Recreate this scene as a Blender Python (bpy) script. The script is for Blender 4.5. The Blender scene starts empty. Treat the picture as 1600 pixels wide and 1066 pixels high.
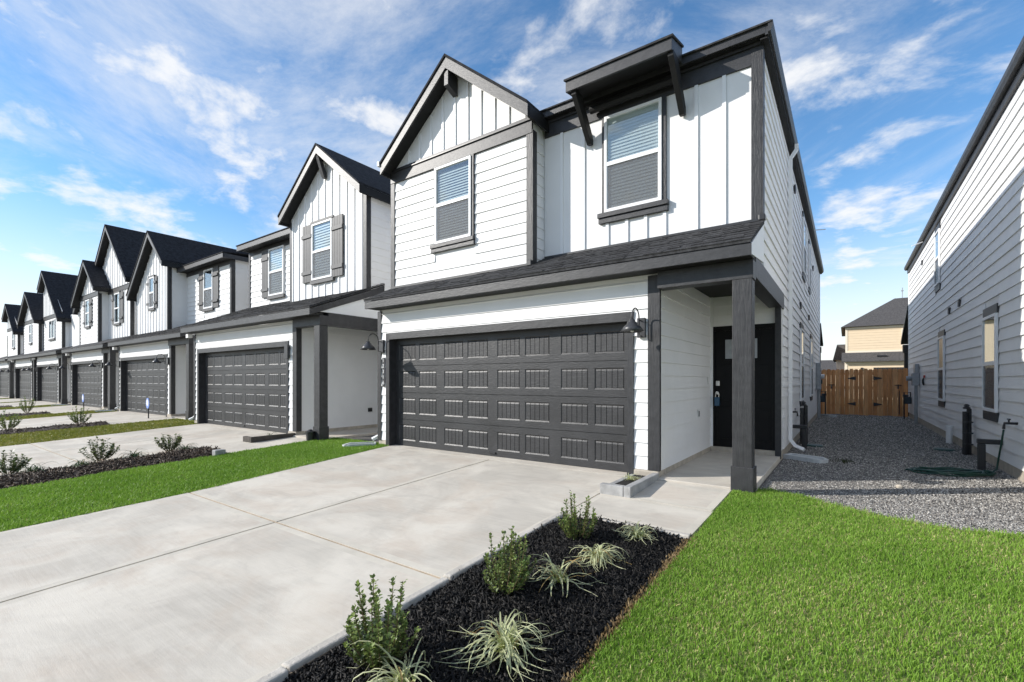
import bpy, bmesh, math, random
import numpy as np
from mathutils import Vector, Matrix
R = math.radians
random.seed(7); rng = np.random.default_rng(7)
S = bpy.context.scene
C = S.collection

# ------------------------------------------------------------------ camera, sky, sun, exposure
cam_d = bpy.data.cameras.new('camera'); cam = bpy.data.objects.new('camera', cam_d); C.objects.link(cam)
cam.location = (1.994, -6.082, 1.286); cam.rotation_euler = (R(90), 0, R(35.592))
cam_d.sensor_width = 36; cam_d.lens = 729.55/1600*36; cam_d.shift_y = 61.2/1600
cam_d.clip_start = .05; cam_d.clip_end = 2000
S.camera = cam

SUN = Vector((-.40, -.32, .258)).normalized()
elev = math.asin(SUN.z); azim = math.atan2(SUN.x, SUN.y)
W_ = bpy.data.worlds.new('World'); S.world = W_; W_.use_nodes = True
nt = W_.node_tree; nt.nodes.clear()
def wn(t, **k):
    n = nt.nodes.new(t)
    for a, b in k.items(): setattr(n, a, b)
    return n
sky = wn('ShaderNodeTexSky', sky_type='NISHITA', sun_disc=False, sun_elevation=elev, sun_rotation=azim,
         altitude=50, air_density=1.0, dust_density=.12, ozone_density=3.2)
hs = wn('ShaderNodeHueSaturation'); hs.inputs['Hue'].default_value = .497; hs.inputs['Saturation'].default_value = 1.14; hs.inputs['Value'].default_value = 1.05
nt.links.new(sky.outputs[0], hs.inputs['Color'])
tc = wn('ShaderNodeTexCoord'); sep = wn('ShaderNodeSeparateXYZ'); nt.links.new(tc.outputs['Generated'], sep.inputs[0])
def wmath(op, a, b=None):
    n = wn('ShaderNodeMath', operation=op)
    for i, v in enumerate((a, b)):
        if v is None: continue
        if isinstance(v, (int, float)): n.inputs[i].default_value = v
        else: nt.links.new(v, n.inputs[i])
    return n.outputs[0]
zc = wmath('ADD', wmath('MAXIMUM', sep.outputs[2], 0.0), .16)
comb = wn('ShaderNodeCombineXYZ')
nt.links.new(wmath('DIVIDE', sep.outputs[0], zc), comb.inputs[0]); nt.links.new(wmath('DIVIDE', sep.outputs[1], zc), comb.inputs[1])
mp = wn('ShaderNodeMapping'); mp.inputs['Rotation'].default_value = (0, 0, R(28)); mp.inputs['Scale'].default_value = (1.0, 1.15, 1); mp.inputs['Location'].default_value = (3.3, 1.9, 0)
nt.links.new(comb.outputs[0], mp.inputs[0])
def noise(scale, detail, rough, dist=0.0):
    n = wn('ShaderNodeTexNoise'); n.inputs['Scale'].default_value = scale; n.inputs['Detail'].default_value = detail
    n.inputs['Roughness'].default_value = rough; n.inputs['Distortion'].default_value = dist
    nt.links.new(mp.outputs[0], n.inputs['Vector']); return n.outputs['Fac']
def ramp(v, a, b, lo=0., hi=1.):
    n = wn('ShaderNodeMapRange', interpolation_type='SMOOTHSTEP'); nt.links.new(v, n.inputs[0])
    n.inputs[1].default_value = a; n.inputs[2].default_value = b; n.inputs[3].default_value = lo; n.inputs[4].default_value = hi
    return n.outputs[0]
big = noise(3.0, 11, .60, .20); veil = noise(.95, 11, .68, .45)
puff = ramp(big, .465, .70, 0, .90); wisp = ramp(veil, .36, .72, 0, .70)
hor = ramp(sep.outputs[2], .0, .32, .92, 0.)
cl = wmath('MINIMUM', wmath('MAXIMUM', wmath('MAXIMUM', puff, wisp), wmath('MULTIPLY', hor, 1.0)), .96)
mix = wn('ShaderNodeMix', data_type='RGBA'); nt.links.new(cl, mix.inputs[0]); nt.links.new(hs.outputs[0], mix.inputs[6])
mix.inputs[7].default_value = (5.2, 5.22, 5.25, 1)
bg = wn('ShaderNodeBackground'); bg.inputs['Strength'].default_value = .14
nt.links.new(mix.outputs[2], bg.inputs['Color'])
out = wn('ShaderNodeOutputWorld'); nt.links.new(bg.outputs[0], out.inputs[0])

sd = bpy.data.lights.new('sun', 'SUN'); sd.energy = 3.95; sd.angle = R(.53); sd.color = (1, .955, .89)
so = bpy.data.objects.new('sun', sd); C.objects.link(so); so.rotation_euler = (-SUN).to_track_quat('-Z', 'Y').to_euler()
so.location = (-20, -20, 20)
S.view_settings.view_transform = 'Standard'; S.view_settings.look = 'None'; S.view_settings.gamma = 1
S.view_settings.exposure = .48; S.view_settings.use_curve_mapping = False

# ------------------------------------------------------------------ materials
MATS = {}
def mat(name, col, rough=.6, var=.0, nscale=6., bump=0., bscale=60., spec=.5, metal=0., stretch=(1, 1, 1), bstretch=(1, 1, 1), attr=None, trans=0., col2=None, detail=5):
    """principled with two-tone noise variation, optional colour attribute and noise bump (object coordinates)"""
    m = bpy.data.materials.new(name); m.use_nodes = True; t = m.node_tree; b = t.nodes['Principled BSDF']
    b.inputs['Roughness'].default_value = rough; b.inputs['Metallic'].default_value = metal
    b.inputs['Specular IOR Level'].default_value = spec
    co = t.nodes.new('ShaderNodeTexCoord')
    def nz(scale, st, det=5, rg=.6):
        mpn = t.nodes.new('ShaderNodeMapping'); mpn.inputs['Scale'].default_value = st; t.links.new(co.outputs['Object'], mpn.inputs[0])
        n = t.nodes.new('ShaderNodeTexNoise'); n.inputs['Scale'].default_value = scale; n.inputs['Detail'].default_value = det; n.inputs['Roughness'].default_value = rg
        t.links.new(mpn.outputs[0], n.inputs['Vector']); return n
    colout = None
    if attr:
        a = t.nodes.new('ShaderNodeAttribute'); a.attribute_name = attr; colout = a.outputs['Color']
    if var > 0 or col2:
        n = nz(nscale, stretch, detail)
        mr = t.nodes.new('ShaderNodeMapRange'); mr.inputs[1].default_value = .3; mr.inputs[2].default_value = .7; t.links.new(n.outputs['Fac'], mr.inputs[0])
        mx = t.nodes.new('ShaderNodeMix'); mx.data_type = 'RGBA'; t.links.new(mr.outputs[0], mx.inputs[0])
        if attr:
            mx.blend_type = 'MULTIPLY'; t.links.new(colout, mx.inputs[6]); mx.inputs[7].default_value = (1-var, 1-var, 1-var, 1)
        else:
            c2 = col2 or tuple(min(1, c*(1+var)) for c in col)
            c1 = col if col2 else tuple(c*(1-var) for c in col)
            mx.inputs[6].default_value = (*c1, 1); mx.inputs[7].default_value = (*c2, 1)
        colout = mx.outputs[2]
    if colout: t.links.new(colout, b.inputs['Base Color'])
    else: b.inputs['Base Color'].default_value = (*col, 1)
    if bump > 0:
        n2 = nz(bscale, bstretch, 6, .65); bp = t.nodes.new('ShaderNodeBump'); bp.inputs['Strength'].default_value = bump; bp.inputs['Distance'].default_value = .01
        t.links.new(n2.outputs['Fac'], bp.inputs['Height']); t.links.new(bp.outputs[0], b.inputs['Normal'])
    if trans > 0:
        tr = t.nodes.new('ShaderNodeBsdfTranslucent'); ad = t.nodes.new('ShaderNodeMixShader'); ad.inputs[0].default_value = trans
        if colout: t.links.new(colout, tr.inputs[0])
        else: tr.inputs[0].default_value = (*col, 1)
        t.links.new(b.outputs[0], ad.inputs[1]); t.links.new(tr.outputs[0], ad.inputs[2])
        t.links.new(ad.outputs[0], t.nodes['Material Output'].inputs[0])
    MATS[name] = m; return m
M = MATS
mat('siding', (.80, .795, .785), .55, .035, 1.6, .12, 90, bstretch=(.06, .06, 1), spec=.35)
mat('panel', (.80, .795, .785), .55, .03, 1.6, .12, 90, bstretch=(1, 1, .05), spec=.35)
mat('white_trim', (.82, .82, .82), .45, .02, 4, spec=.4)
mat('trim', (.030, .030, .032), .46, .3, 9, .35, 55, stretch=(1, 1, 1), bstretch=(.25, .25, 1), spec=.5)
mat('trim_v', (.030, .030, .032), .46, .3, 9, .5, 55, bstretch=(1, 1, .12), spec=.45)
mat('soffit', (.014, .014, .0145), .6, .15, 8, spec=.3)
mat('shutter', (.075, .074, .075), .55, .15, 8, .3, 60, bstretch=(1, 1, .1))
mat('garage', (.028, .028, .0295), .43, .3, 2.2, .4, 90, bstretch=(.12, 1, 1), spec=.5)
mat('shingle', (.046, .046, .048), .85, .55, 14, .6, 160, spec=.2, detail=8)
mat('roofing', (.021, .022, .026), .85, .6, 9, .8, 120, spec=.2, detail=9, bstretch=(1, 1, 2))
mat('roofing_grey', (.085, .08, .078), .85, .5, 12, .8, 100, spec=.2, detail=9)
mat('metal_black', (.025, .025, .027), .42, .2, 20, spec=.5)
mat('metal_shade', (.045, .045, .048), .38, .25, 18, spec=.5)
mat('metal_grey', (.33, .345, .36), .45, .12, 12, metal=.3)
mat('chrome', (.7, .7, .68), .25, metal=1.)
mat('door_black', (.004, .004, .0045), .45, .2, 6, spec=.2)
mat('plastic_white', (.75, .75, .74), .4)
mat('plastic_black', (.02, .02, .021), .5)
mat('green_plastic', (.012, .05, .04), .4, .2, 8)
mat('hose_green', (.006, .045, .032), .35, .2, 30)
mat('blue_plastic', (.03, .09, .16), .4)
mat('sign_blue', (.22, .34, .75), .4)
mat('gasmeter', (.02, .035, .045), .45)
mat('red', (.45, .05, .05), .4)
mat('concrete_base', (.44, .39, .32), .85, .22, 7, .5, 90)
mat('jointfill', (.28, .215, .15), .9, .3, 8)
mat('splash', (.52, .53, .53), .8, .12, 12, .4, 80)
mat('timber_grey', (.34, .335, .325), .85, .25, 8, .7, 60, bstretch=(1, .15, 1))
mat('timber_dark', (.07, .06, .05), .85, .3, 8, .7, 60)
mat('expansion', (.44, .34, .235), .85, .3, 9, .5, 60)
mat('edging', (.50, .465, .41), .85, .25, 4, .6, 50)
mat('cedar', (.56, .255, .095), .7, .30, 3, .5, 50, stretch=(6, 6, .6), bstretch=(1, 1, .08))
mat('cedar_pale', (.66, .345, .15), .7, .25, 3, .5, 50, stretch=(6, 6, .6), bstretch=(1, 1, .08))
mat('tan', (.72, .57, .39), .6, .03, 4)
mat('tan_trim', (.78, .68, .54), .5)
mat('mulch', (.010, .0095, .010), .55, attr='Col', var=.25, nscale=40, spec=.22)
mat('mulch_brown', (.05, .035, .025), .9, .4, 30, .8, 60)
mat('soil', (.012, .010, .009), .95, .5, 30, .8, 50)
mat('gravel_stone', (.35, .35, .35), .85, attr='Col', var=.12, nscale=60)
mat('gravel_base', (.05, .048, .046), .9, .5, 70, .9, 110, col2=(.16, .152, .143))
mat('grass_blade', (.08, .2, .02), .55, attr='Col', trans=.32, spec=.3)
mat('lawn_base', (.10, .17, .028), .95, .4, 25, .8, 60, col2=(.24, .26, .08))
mat('leaf', (.05, .11, .03), .42, attr='Col', trans=.22, spec=.5)
mat('strap_leaf', (.5, .5, .3), .5, attr='Col', trans=.28, spec=.4)
mat('stem', (.13, .09, .045), .8, .3, 20)
mat('asphalt', (.05, .05, .052), .9, .25, 20, .6, 90)
mat('dirt', (.16, .13, .085), .95, .4, 2, .5, 20, col2=(.10, .13, .04))
mat('blind', (.72, .72, .71), .5)
mat('void', (.02, .02, .022), .8)
mat('screen', (.10, .10, .105), .75)
mat('amber', (.30, .22, .10), .6, .2, 3)

def concrete():
    m = bpy.data.materials.new('concrete'); m.use_nodes = True; t = m.node_tree; b = t.nodes['Principled BSDF']; L = t.links.new
    b.inputs['Roughness'].default_value = .82; b.inputs['Specular IOR Level'].default_value = .3
    co = t.nodes.new('ShaderNodeNewGeometry')
    def nz(scale, st=(1, 1, 1), det=6, rg=.6, dist=0., rot=0):
        mp_ = t.nodes.new('ShaderNodeMapping'); mp_.inputs['Scale'].default_value = st; mp_.inputs['Rotation'].default_value = (0, 0, rot); L(co.outputs['Position'], mp_.inputs[0])
        n = t.nodes.new('ShaderNodeTexNoise'); n.inputs['Scale'].default_value = scale; n.inputs['Detail'].default_value = det; n.inputs['Roughness'].default_value = rg; n.inputs['Distortion'].default_value = dist
        L(mp_.outputs[0], n.inputs['Vector']); return n.outputs['Fac']
    def mr(v, a, b_, lo, hi):
        n = t.nodes.new('ShaderNodeMapRange'); n.inputs[1].default_value = a; n.inputs[2].default_value = b_; n.inputs[3].default_value = lo; n.inputs[4].default_value = hi; L(v, n.inputs[0]); return n.outputs[0]
    def mx(f, c1, c2, bl='MIX'):
        n = t.nodes.new('ShaderNodeMix'); n.data_type = 'RGBA'; n.blend_type = bl
        if isinstance(f, float): n.inputs[0].default_value = f
        else: L(f, n.inputs[0])
        for i, c in ((6, c1), (7, c2)):
            if isinstance(c, tuple): n.inputs[i].default_value = (*c, 1)
            else: L(c, n.inputs[i])
        return n.outputs[2]
    base = mx(mr(nz(.9, det=9, dist=.6), .40, .60, 0, 1), (.50, .46, .395), (.65, .60, .515))
    warm = mx(mr(nz(.8, (1, 1.4, 1), 9, .68, 1.0), .47, .64, 0, .5), base, (.49, .40, .315))
    dark = mx(mr(nz(2.0, (1, 1.5, 1), 10, .70, .9), .50, .68, 0, .36), warm, (.36, .325, .28))
    broom = mx(mr(nz(26, (.09, 1.6, 1), 5, .7), .42, .62, 0, .22), dark, (.66, .615, .545))
    speck = mx(mr(nz(130, det=3), .63, .75, 0, .5), broom, (.33, .33, .33))
    L(speck, b.inputs['Base Color'])
    h = t.nodes.new('ShaderNodeMath'); h.operation = 'ADD'; L(nz(30, (.08, 1.6, 1), 5, .7), h.inputs[0]); L(nz(150, det=4), h.inputs[1])
    bp = t.nodes.new('ShaderNodeBump'); bp.inputs['Strength'].default_value = .18; bp.inputs['Distance'].default_value = .008; L(h.outputs[0], bp.inputs['Height']); L(bp.outputs[0], b.inputs['Normal'])
    MATS['concrete'] = m
concrete()
mat('concrete_edge', (.58, .535, .455), .8, .12, 3, .25, 120, spec=.3)
def glass():
    m = bpy.data.materials.new('glass'); m.use_nodes = True; t = m.node_tree; t.nodes.clear()
    o = t.nodes.new('ShaderNodeOutputMaterial'); g = t.nodes.new('ShaderNodeBsdfGlossy'); g.inputs['Roughness'].default_value = .015
    g.inputs['Color'].default_value = (.93, .97, 1, 1)
    tr = t.nodes.new('ShaderNodeBsdfTransparent'); tr.inputs[0].default_value = (.86, .90, .90, 1)
    lw = t.nodes.new('ShaderNodeLayerWeight'); lw.inputs[0].default_value = .5; fr = t.nodes.new('ShaderNodeMath'); fr.operation = 'POWER'; fr.inputs[1].default_value = 4.; t.links.new(lw.outputs['Facing'], fr.inputs[0])
    co = t.nodes.new('ShaderNodeTexCoord'); n = t.nodes.new('ShaderNodeTexNoise'); n.inputs['Scale'].default_value = 1.3; n.inputs['Detail'].default_value = 1
    t.links.new(co.outputs['Object'], n.inputs['Vector'])
    bp = t.nodes.new('ShaderNodeBump'); bp.inputs['Strength'].default_value = .12; bp.inputs['Distance'].default_value = .01; t.links.new(n.outputs['Fac'], bp.inputs['Height']); t.links.new(bp.outputs[0], g.inputs['Normal'])
    mm = t.nodes.new('ShaderNodeMath'); mm.operation = 'MULTIPLY_ADD'; mm.inputs[1].default_value = .85; mm.inputs[2].default_value = .12; t.links.new(fr.outputs[0], mm.inputs[0])
    x = t.nodes.new('ShaderNodeMixShader'); t.links.new(mm.outputs[0], x.inputs[0]); t.links.new(tr.outputs[0], x.inputs[1]); t.links.new(g.outputs[0], x.inputs[2])
    t.links.new(x.outputs[0], o.inputs[0]); MATS['glass'] = m
glass()
def screen_mat():
    m = bpy.data.materials.new('insect_screen'); m.use_nodes = True; t = m.node_tree; b = t.nodes['Principled BSDF']
    b.inputs['Base Color'].default_value = (.16, .16, .165, 1); b.inputs['Roughness'].default_value = .7
    tr = t.nodes.new('ShaderNodeBsdfTransparent'); x = t.nodes.new('ShaderNodeMixShader'); x.inputs[0].default_value = .66
    t.links.new(b.outputs[0], x.inputs[1]); t.links.new(tr.outputs[0], x.inputs[2]); t.links.new(x.outputs[0], t.nodes['Material Output'].inputs[0]); MATS['insect_screen'] = m
screen_mat()

# ------------------------------------------------------------------ mesh helpers (everything is written in world coordinates)
ORG = {}
class MB:
    def __init__(s): s.v = []; s.f = []
    def add(s, vs, fs):
        o = len(s.v); s.v += [tuple(p) for p in vs]; s.f += [tuple(i+o for i in q) for q in fs]; return s
    def box(s, x0, x1, y0, y1, z0, z1):
        if x0 > x1: x0, x1 = x1, x0
        if y0 > y1: y0, y1 = y1, y0
        if z0 > z1: z0, z1 = z1, z0
        return s.add([(x0,y0,z0),(x1,y0,z0),(x1,y1,z0),(x0,y1,z0),(x0,y0,z1),(x1,y0,z1),(x1,y1,z1),(x0,y1,z1)],
                     [(0,3,2,1),(4,5,6,7),(0,1,5,4),(1,2,6,5),(2,3,7,6),(3,0,4,7)])
    def prism(s, pts, ext):            # polygon pts (3D) extruded by vector ext
        n = len(pts); e = Vector(ext); a = [Vector(p) for p in pts]; b = [p+e for p in a]
        return s.add(a+b, [tuple(range(n-1, -1, -1)), tuple(range(n, 2*n))]+[(i, (i+1) % n, n+(i+1) % n, n+i) for i in range(n)])
    def tube(s, path, r, n=8, caps=True):
        P = [Vector(p) for p in path]; rr = r if isinstance(r, (list, tuple)) else [r]*len(P)
        up = None; rings = []
        for i, p in enumerate(P):
            t = (P[min(i+1, len(P)-1)]-P[max(i-1, 0)]).normalized()
            if up is None:
                up = t.orthogonal().normalized()
            else:
                up = (up-t*up.dot(t)); up = up.normalized() if up.length > 1e-6 else t.orthogonal().normalized()
            bi = t.cross(up)
            rings.append([p+(up*math.cos(2*math.pi*k/n)+bi*math.sin(2*math.pi*k/n))*rr[i] for k in range(n)])
        vs = [q for rg in rings for q in rg]
        fs = [(i*n+k, i*n+(k+1) % n, (i+1)*n+(k+1) % n, (i+1)*n+k) for i in range(len(P)-1) for k in range(n)]
        if caps: fs += [tuple(range(n-1, -1, -1)), tuple(range((len(P)-1)*n, len(P)*n))]
        return s.add(vs, fs)
    def lathe(s, prof, c, n=20):       # profile (r,z) round a vertical axis at c
        c = Vector(c); vs = []; m = len(prof)
        for r, z in prof: vs += [c+Vector((r*math.cos(2*math.pi*k/n), r*math.sin(2*math.pi*k/n), z)) for k in range(n)]
        fs = [(i*n+k, i*n+(k+1) % n, (i+1)*n+(k+1) % n, (i+1)*n+k) for i in range(m-1) for k in range(n)]
        fs += [tuple(range(n-1, -1, -1)), tuple(range((m-1)*n, m*n))]
        return s.add(vs, fs)
    def build(s, name, m, parent=None, bevel=0., smooth=False, **props):
        o_ = ORG.get(parent.name, Vector((0, 0, 0))) if parent else Vector((0, 0, 0))
        me = bpy.data.meshes.new(name); me.from_pydata([(x-o_.x, y-o_.y, z-o_.z) for x, y, z in s.v], [], s.f)
        me.materials.append(MATS[m])
        if smooth: me.polygons.foreach_set('use_smooth', [True]*len(me.polygons))
        ob = bpy.data.objects.new(name, me); C.objects.link(ob)
        if parent: ob.parent = parent; ORG[ob.name] = o_
        else: ORG[ob.name] = Vector((0, 0, 0))
        if bevel:
            b = ob.modifiers.new('bevel', 'BEVEL'); b.width = bevel; b.segments = 2; b.limit_method = 'ANGLE'; b.angle_limit = R(40)
        for k, v in props.items(): ob[k] = v
        return ob
def bx(name, m, parent, x0, x1, y0, y1, z0, z1, bevel=0., **p): return MB().box(x0, x1, y0, y1, z0, z1).build(name, m, parent, bevel, **p)
def tag(o, label, cat, group=None):
    o['label'] = label; o['category'] = cat
    if group: o['group'] = group
    return o
def thing(name, loc, label, cat, group=None):
    o = bpy.data.objects.new(name, None); C.objects.link(o); o.location = loc; o.empty_display_size = .2
    ORG[o.name] = Vector(loc); return tag(o, label, cat, group)
def kids(o): return [c for c in bpy.data.objects if c.parent == o]
def copy_tree(o, parent=None):
    c = o.copy(); C.objects.link(c); ORG[c.name] = ORG.get(o.name, Vector())
    if parent: c.parent = parent
    for ch in kids(o): copy_tree(ch, c)
    return c
def np_mesh(name, V, F, m, parent=None, col=None, smooth=False, **props):
    """V (N,3), F (M,3) triangles, optional per-vertex colours"""
    o_ = ORG.get(parent.name, Vector()) if parent else Vector()
    V = np.asarray(V, np.float32)-np.array(o_, np.float32); F = np.asarray(F, np.int32)
    me = bpy.data.meshes.new(name); me.vertices.add(len(V)); me.vertices.foreach_set('co', V.ravel())
    me.loops.add(F.size); me.loops.foreach_set('vertex_index', F.ravel())
    me.polygons.add(len(F)); me.polygons.foreach_set('loop_start', np.arange(0, F.size, 3, dtype=np.int32)); me.polygons.foreach_set('loop_total', np.full(len(F), 3, np.int32))
    if smooth: me.polygons.foreach_set('use_smooth', np.ones(len(F), bool))
    me.update(calc_edges=True); me.validate()
    if col is not None:
        a = me.color_attributes.new('Col', 'FLOAT_COLOR', 'POINT'); c4 = np.ones((len(V), 4), np.float32); c4[:, :3] = col; a.data.foreach_set('color', c4.ravel())
    me.materials.append(MATS[m]); ob = bpy.data.objects.new(name, me); C.objects.link(ob)
    if parent: ob.parent = parent
    ORG[ob.name] = o_
    for k, v in props.items(): ob[k] = v
    return ob
def GZ(y): return .043*min(y, 0.)
GZv = lambda y: .043*np.minimum(y, 0.)

# a flat face to dress: a = along, b = up, d = outwards
class Face:
    def __init__(s, kind, c): s.k = kind; s.c = c     # kind: '-Y' front, '+X' right side, '-X' left side
    def p(s, a, b, d):
        if s.k == '-Y': return (a, s.c-d, b)
        if s.k == '+X': return (s.c+d, a, b)
        return (s.c-d, a, b)
    def box(s, mb, a0, a1, b0, b1, d0, d1):
        p, q = s.p(a0, b0, d0), s.p(a1, b1, d1); return mb.box(p[0], q[0], p[1], q[1], p[2], q[2])
    def poly(s, mb, pts, d0, d1):
        A = [s.p(a, b, d0) for a, b in pts]; e = Vector(s.p(0, 0, d1))-Vector(s.p(0, 0, d0)); return mb.prism(A, e)
def fbox(F, name, m, par, a0, a1, b0, b1, d0, d1, bevel=0., **k): return F.box(MB(), a0, a1, b0, b1, d0, d1).build(name, m, par, bevel, **k)

EXPO = .178
def lap(F, par, a0, a1, b0, b1, holes=(), join=False, m='siding', name='siding_board', expo=EXPO, thick=.021, b_start=None, seams=False):
    """clapboards: each course a wedge, thick at its lower edge; split round holes (a0,a1,b0,b1)"""
    J = MB(); b = b0 if b_start is None else b_start; k = 0
    while b < b1-.01:
        t = min(b+expo, b1); lo = max(b, b0)
        if t <= b0+.004: b += expo; k += 1; continue
        iv = [(a0, a1)]
        for h in holes:
            if h[3] <= lo+.004 or h[2] >= t-.004: continue
            nv = []
            for (p, q) in iv:
                if h[1] <= p or h[0] >= q: nv.append((p, q)); continue
                if h[0] > p+.02: nv.append((p, h[0]))
                if h[1] < q-.02: nv.append((h[1], q))
            iv = nv
        if seams:
            nv = []
            for (p, q) in iv:
                if q-p > 4.2:
                    s_ = p+(.25+.5*((k*.618) % 1))*(q-p); nv += [(p, s_-.0015), (s_+.0015, q)]
                else: nv.append((p, q))
            iv = nv
        for (p, q) in iv:
            mb = J if join else MB(); th = thick*(1+.12*((k*37) % 7-3)/3)
            vs = [F.p(p, lo, 0), F.p(q, lo, 0), F.p(q, lo, th), F.p(p, lo, th), F.p(p, t, 0), F.p(q, t, 0), F.p(q, t, .003), F.p(p, t, .003)]
            fs = [(0,1,2,3),(4,7,6,5),(3,2,6,7),(0,4,5,1),(0,3,7,4),(1,5,6,2)]
            mb.add(vs, fs)
            if not join: mb.build(name, m, par)
        b = t if b_start is None else b+expo
        k += 1
    if join and J.v: return J.build('siding', m, par, kind='stuff')

def gable_z(x, xp, zp, sl): return zp-sl*abs(x-xp)

def window(F, par, a0, a1, b0, b1, blinds=True, double_hung=True, deep=.0, lod=1, reveal=.028, name='window', mull=False, amber=False, k=1.):
    """white vinyl window; frame is the part, sashes, panes, blind and screen its sub-parts"""
    fw = .045 if lod < 3 else .05; d0 = .004+deep; d1 = d0+.062*k
    mb = MB()
    F.box(mb, a0, a0+fw, b0, b1, d0, d1); F.box(mb, a1-fw, a1, b0, b1, d0, d1)
    F.box(mb, a0+fw, a1-fw, b0, b0+fw, d0, d1); F.box(mb, a0+fw, a1-fw, b1-fw, b1, d0, d1)
    w = mb.build(name, 'white_trim', par, .004 if lod == 1 else 0.)
    fbox(F, 'window_back', 'amber' if amber else 'void', w, a0+fw, a1-fw, b0+fw, b1-fw, d0, d0+.002)
    bm_ = (b0+b1)/2; i0, i1 = a0+fw, a1-fw
    if mull:
        am = (a0+a1)/2; fbox(F, 'mullion', 'white_trim', w, am-.03, am+.03, b0+fw, b1-fw, d0+.003, d1+.003)
    if double_hung:
        s = .032; mb = MB(); F.box(mb, i0, i1, bm_-.03, bm_+.03, d0+.01, d1-.004); mb.build('meeting_rail', 'white_trim', w)
        if lod < 3:
            mb = MB()
            F.box(mb, i0, i0+s*.6, b0+fw, bm_-.03, d0+.012, d1-.022); F.box(mb, i1-s*.6, i1, b0+fw, bm_-.03, d0+.012, d1-.022)
            F.box(mb, i0+s*.6, i1-s*.6, b0+fw, b0+fw+s*.6, d0+.012, d1-.022); mb.build('sash', 'white_trim', w)
        fbox(F, 'pane', 'glass', w, i0, i1, bm_+.03, b1-fw, d0+.034*k, d0+.038*k)
        fbox(F, 'pane', 'glass', w, i0, i1, b0+fw, bm_-.03, d0+.028*k, d0+.032*k)
        if lod < 4: fbox(F, 'insect_screen', 'insect_screen', w, i0+.012, i1-.012, b0+fw+.012, bm_-.03, d0+.044*k, d0+.0455*k)
    else:
        fbox(F, 'pane', 'glass', w, i0, i1, b0+fw, b1-fw, d0+.03*k, d0+.034*k)
    if blinds and lod < 4:
        mb = MB(); b = b0+fw+.03; st = .05 if lod == 1 else .07
        while b < b1-fw-(.02 if lod > 1 else .10):
            p = [F.p(i0+.02, b, d0+.022), F.p(i1-.02, b, d0+.022), F.p(i1-.02, b+st*.70, d0+.008), F.p(i0+.02, b+st*.70, d0+.008)]
            mb.add(p, [(0, 1, 2, 3)]); b += st
        mb.build('blind', 'blind', w, kind='stuff')
    return w

def shutters(F, par, a0, a1, b0, b1, wd=.40, lod=1, sides=(0, 1)):
    for sd_ in sides:
        p0 = a0-wd-.012 if sd_ == 0 else a1+.012
        sh = fbox(F, 'shutter', 'shutter', par, p0, p0+wd, b0, b1, .005, .022)
        n = 4; w = wd/n
        if lod <= 2:
            for i in range(n): fbox(F, 'slat', 'shutter', sh, p0+i*w+.004, p0+(i+1)*w-.004, b0, b1, .022, .040)
        for q in (.16, .80):
            zq = b0+(b1-b0)*q; fbox(F, 'batten', 'shutter', sh, p0-.012, p0+wd+.012, zq-.045, zq+.045, .041, .066)

def garage_door(par, x0, x1, y, z0, z1, lod):
    """four sections, eight short panels each, grooved boards in the panels; front plane at y"""
    H = (z1-z0)/4; W = (x1-x0)/8; F = Face('-Y', y+.05)
    d = bx('garage_door', 'garage', par, x0, x1, y+.022, y+.055, z0, z1)
    rails = MB(); J = MB()
    pw = .455; gap = .105; groups = []
    for g in range(4):
        gx = x0+(x1-x0)*g/4; m_ = ((x1-x0)/4-2*pw-gap)/2
        groups += [(gx+m_, gx+m_+pw), (gx+m_+pw+gap, gx+m_+2*pw+gap)]
    for r in range(4):
        zb = z0+r*H+.004; zt = z0+(r+1)*H-.004; pb = zb+.105; pt = zb+.415
        rails.box(x0, x1, y, y+.022, zb, pb); rails.box(x0, x1, y, y+.022, pt, zt)
        xs = [x0]+[q for g in groups for q in g]+[x1]
        for i in range(0, len(xs), 2): rails.box(xs[i], xs[i+1], y, y+.022, pb+.0004, pt-.0004)
        for (p, q) in groups:
            mb = J if lod > 3 else MB()
            n = 5; w = (q-p-.03)/n
            for i in range(n):
                a = p+.015+i*w; mb.prism([(a+.004, y+.0235, pb+.024), (a+.004, y+.003, pb+.026), (a+.004, y+.003, pt-.040), (a+.004, y+.0105, pt-.018), (a+.004, y+.0235, pt-.018)], (w-.008, 0, 0))
            # sloped moulding ring round the panel
            for (A, B, Cc, D) in (((p,pb),(q,pb),(q-.014,pb+.022),(p+.014,pb+.022)), ((q,pt),(p,pt),(p+.014,pt-.016),(q-.014,pt-.016)),
                                 ((p,pt),(p,pb),(p+.014,pb+.022),(p+.014,pt-.016)), ((q,pb),(q,pt),(q-.014,pt-.016),(q-.014,pb+.022))):
                mb.add([(A[0], y-.001, A[1]), (B[0], y-.001, B[1]), (Cc[0], y+.0085, Cc[1]), (D[0], y+.0085, D[1])], [(0, 1, 2, 3)])
            if lod <= 3: mb.build('panel', 'garage', d)
    rails.build('door_frame', 'garage', d)
    if lod > 3: J.build('panels', 'garage', d, kind='stuff')
    if lod <= 2: bx('pull_handle', 'metal_black', d, (x0+x1)/2-.07, (x0+x1)/2+.07, y-.025, y-.001, z0+.05, z0+.075)
    return d

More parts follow.
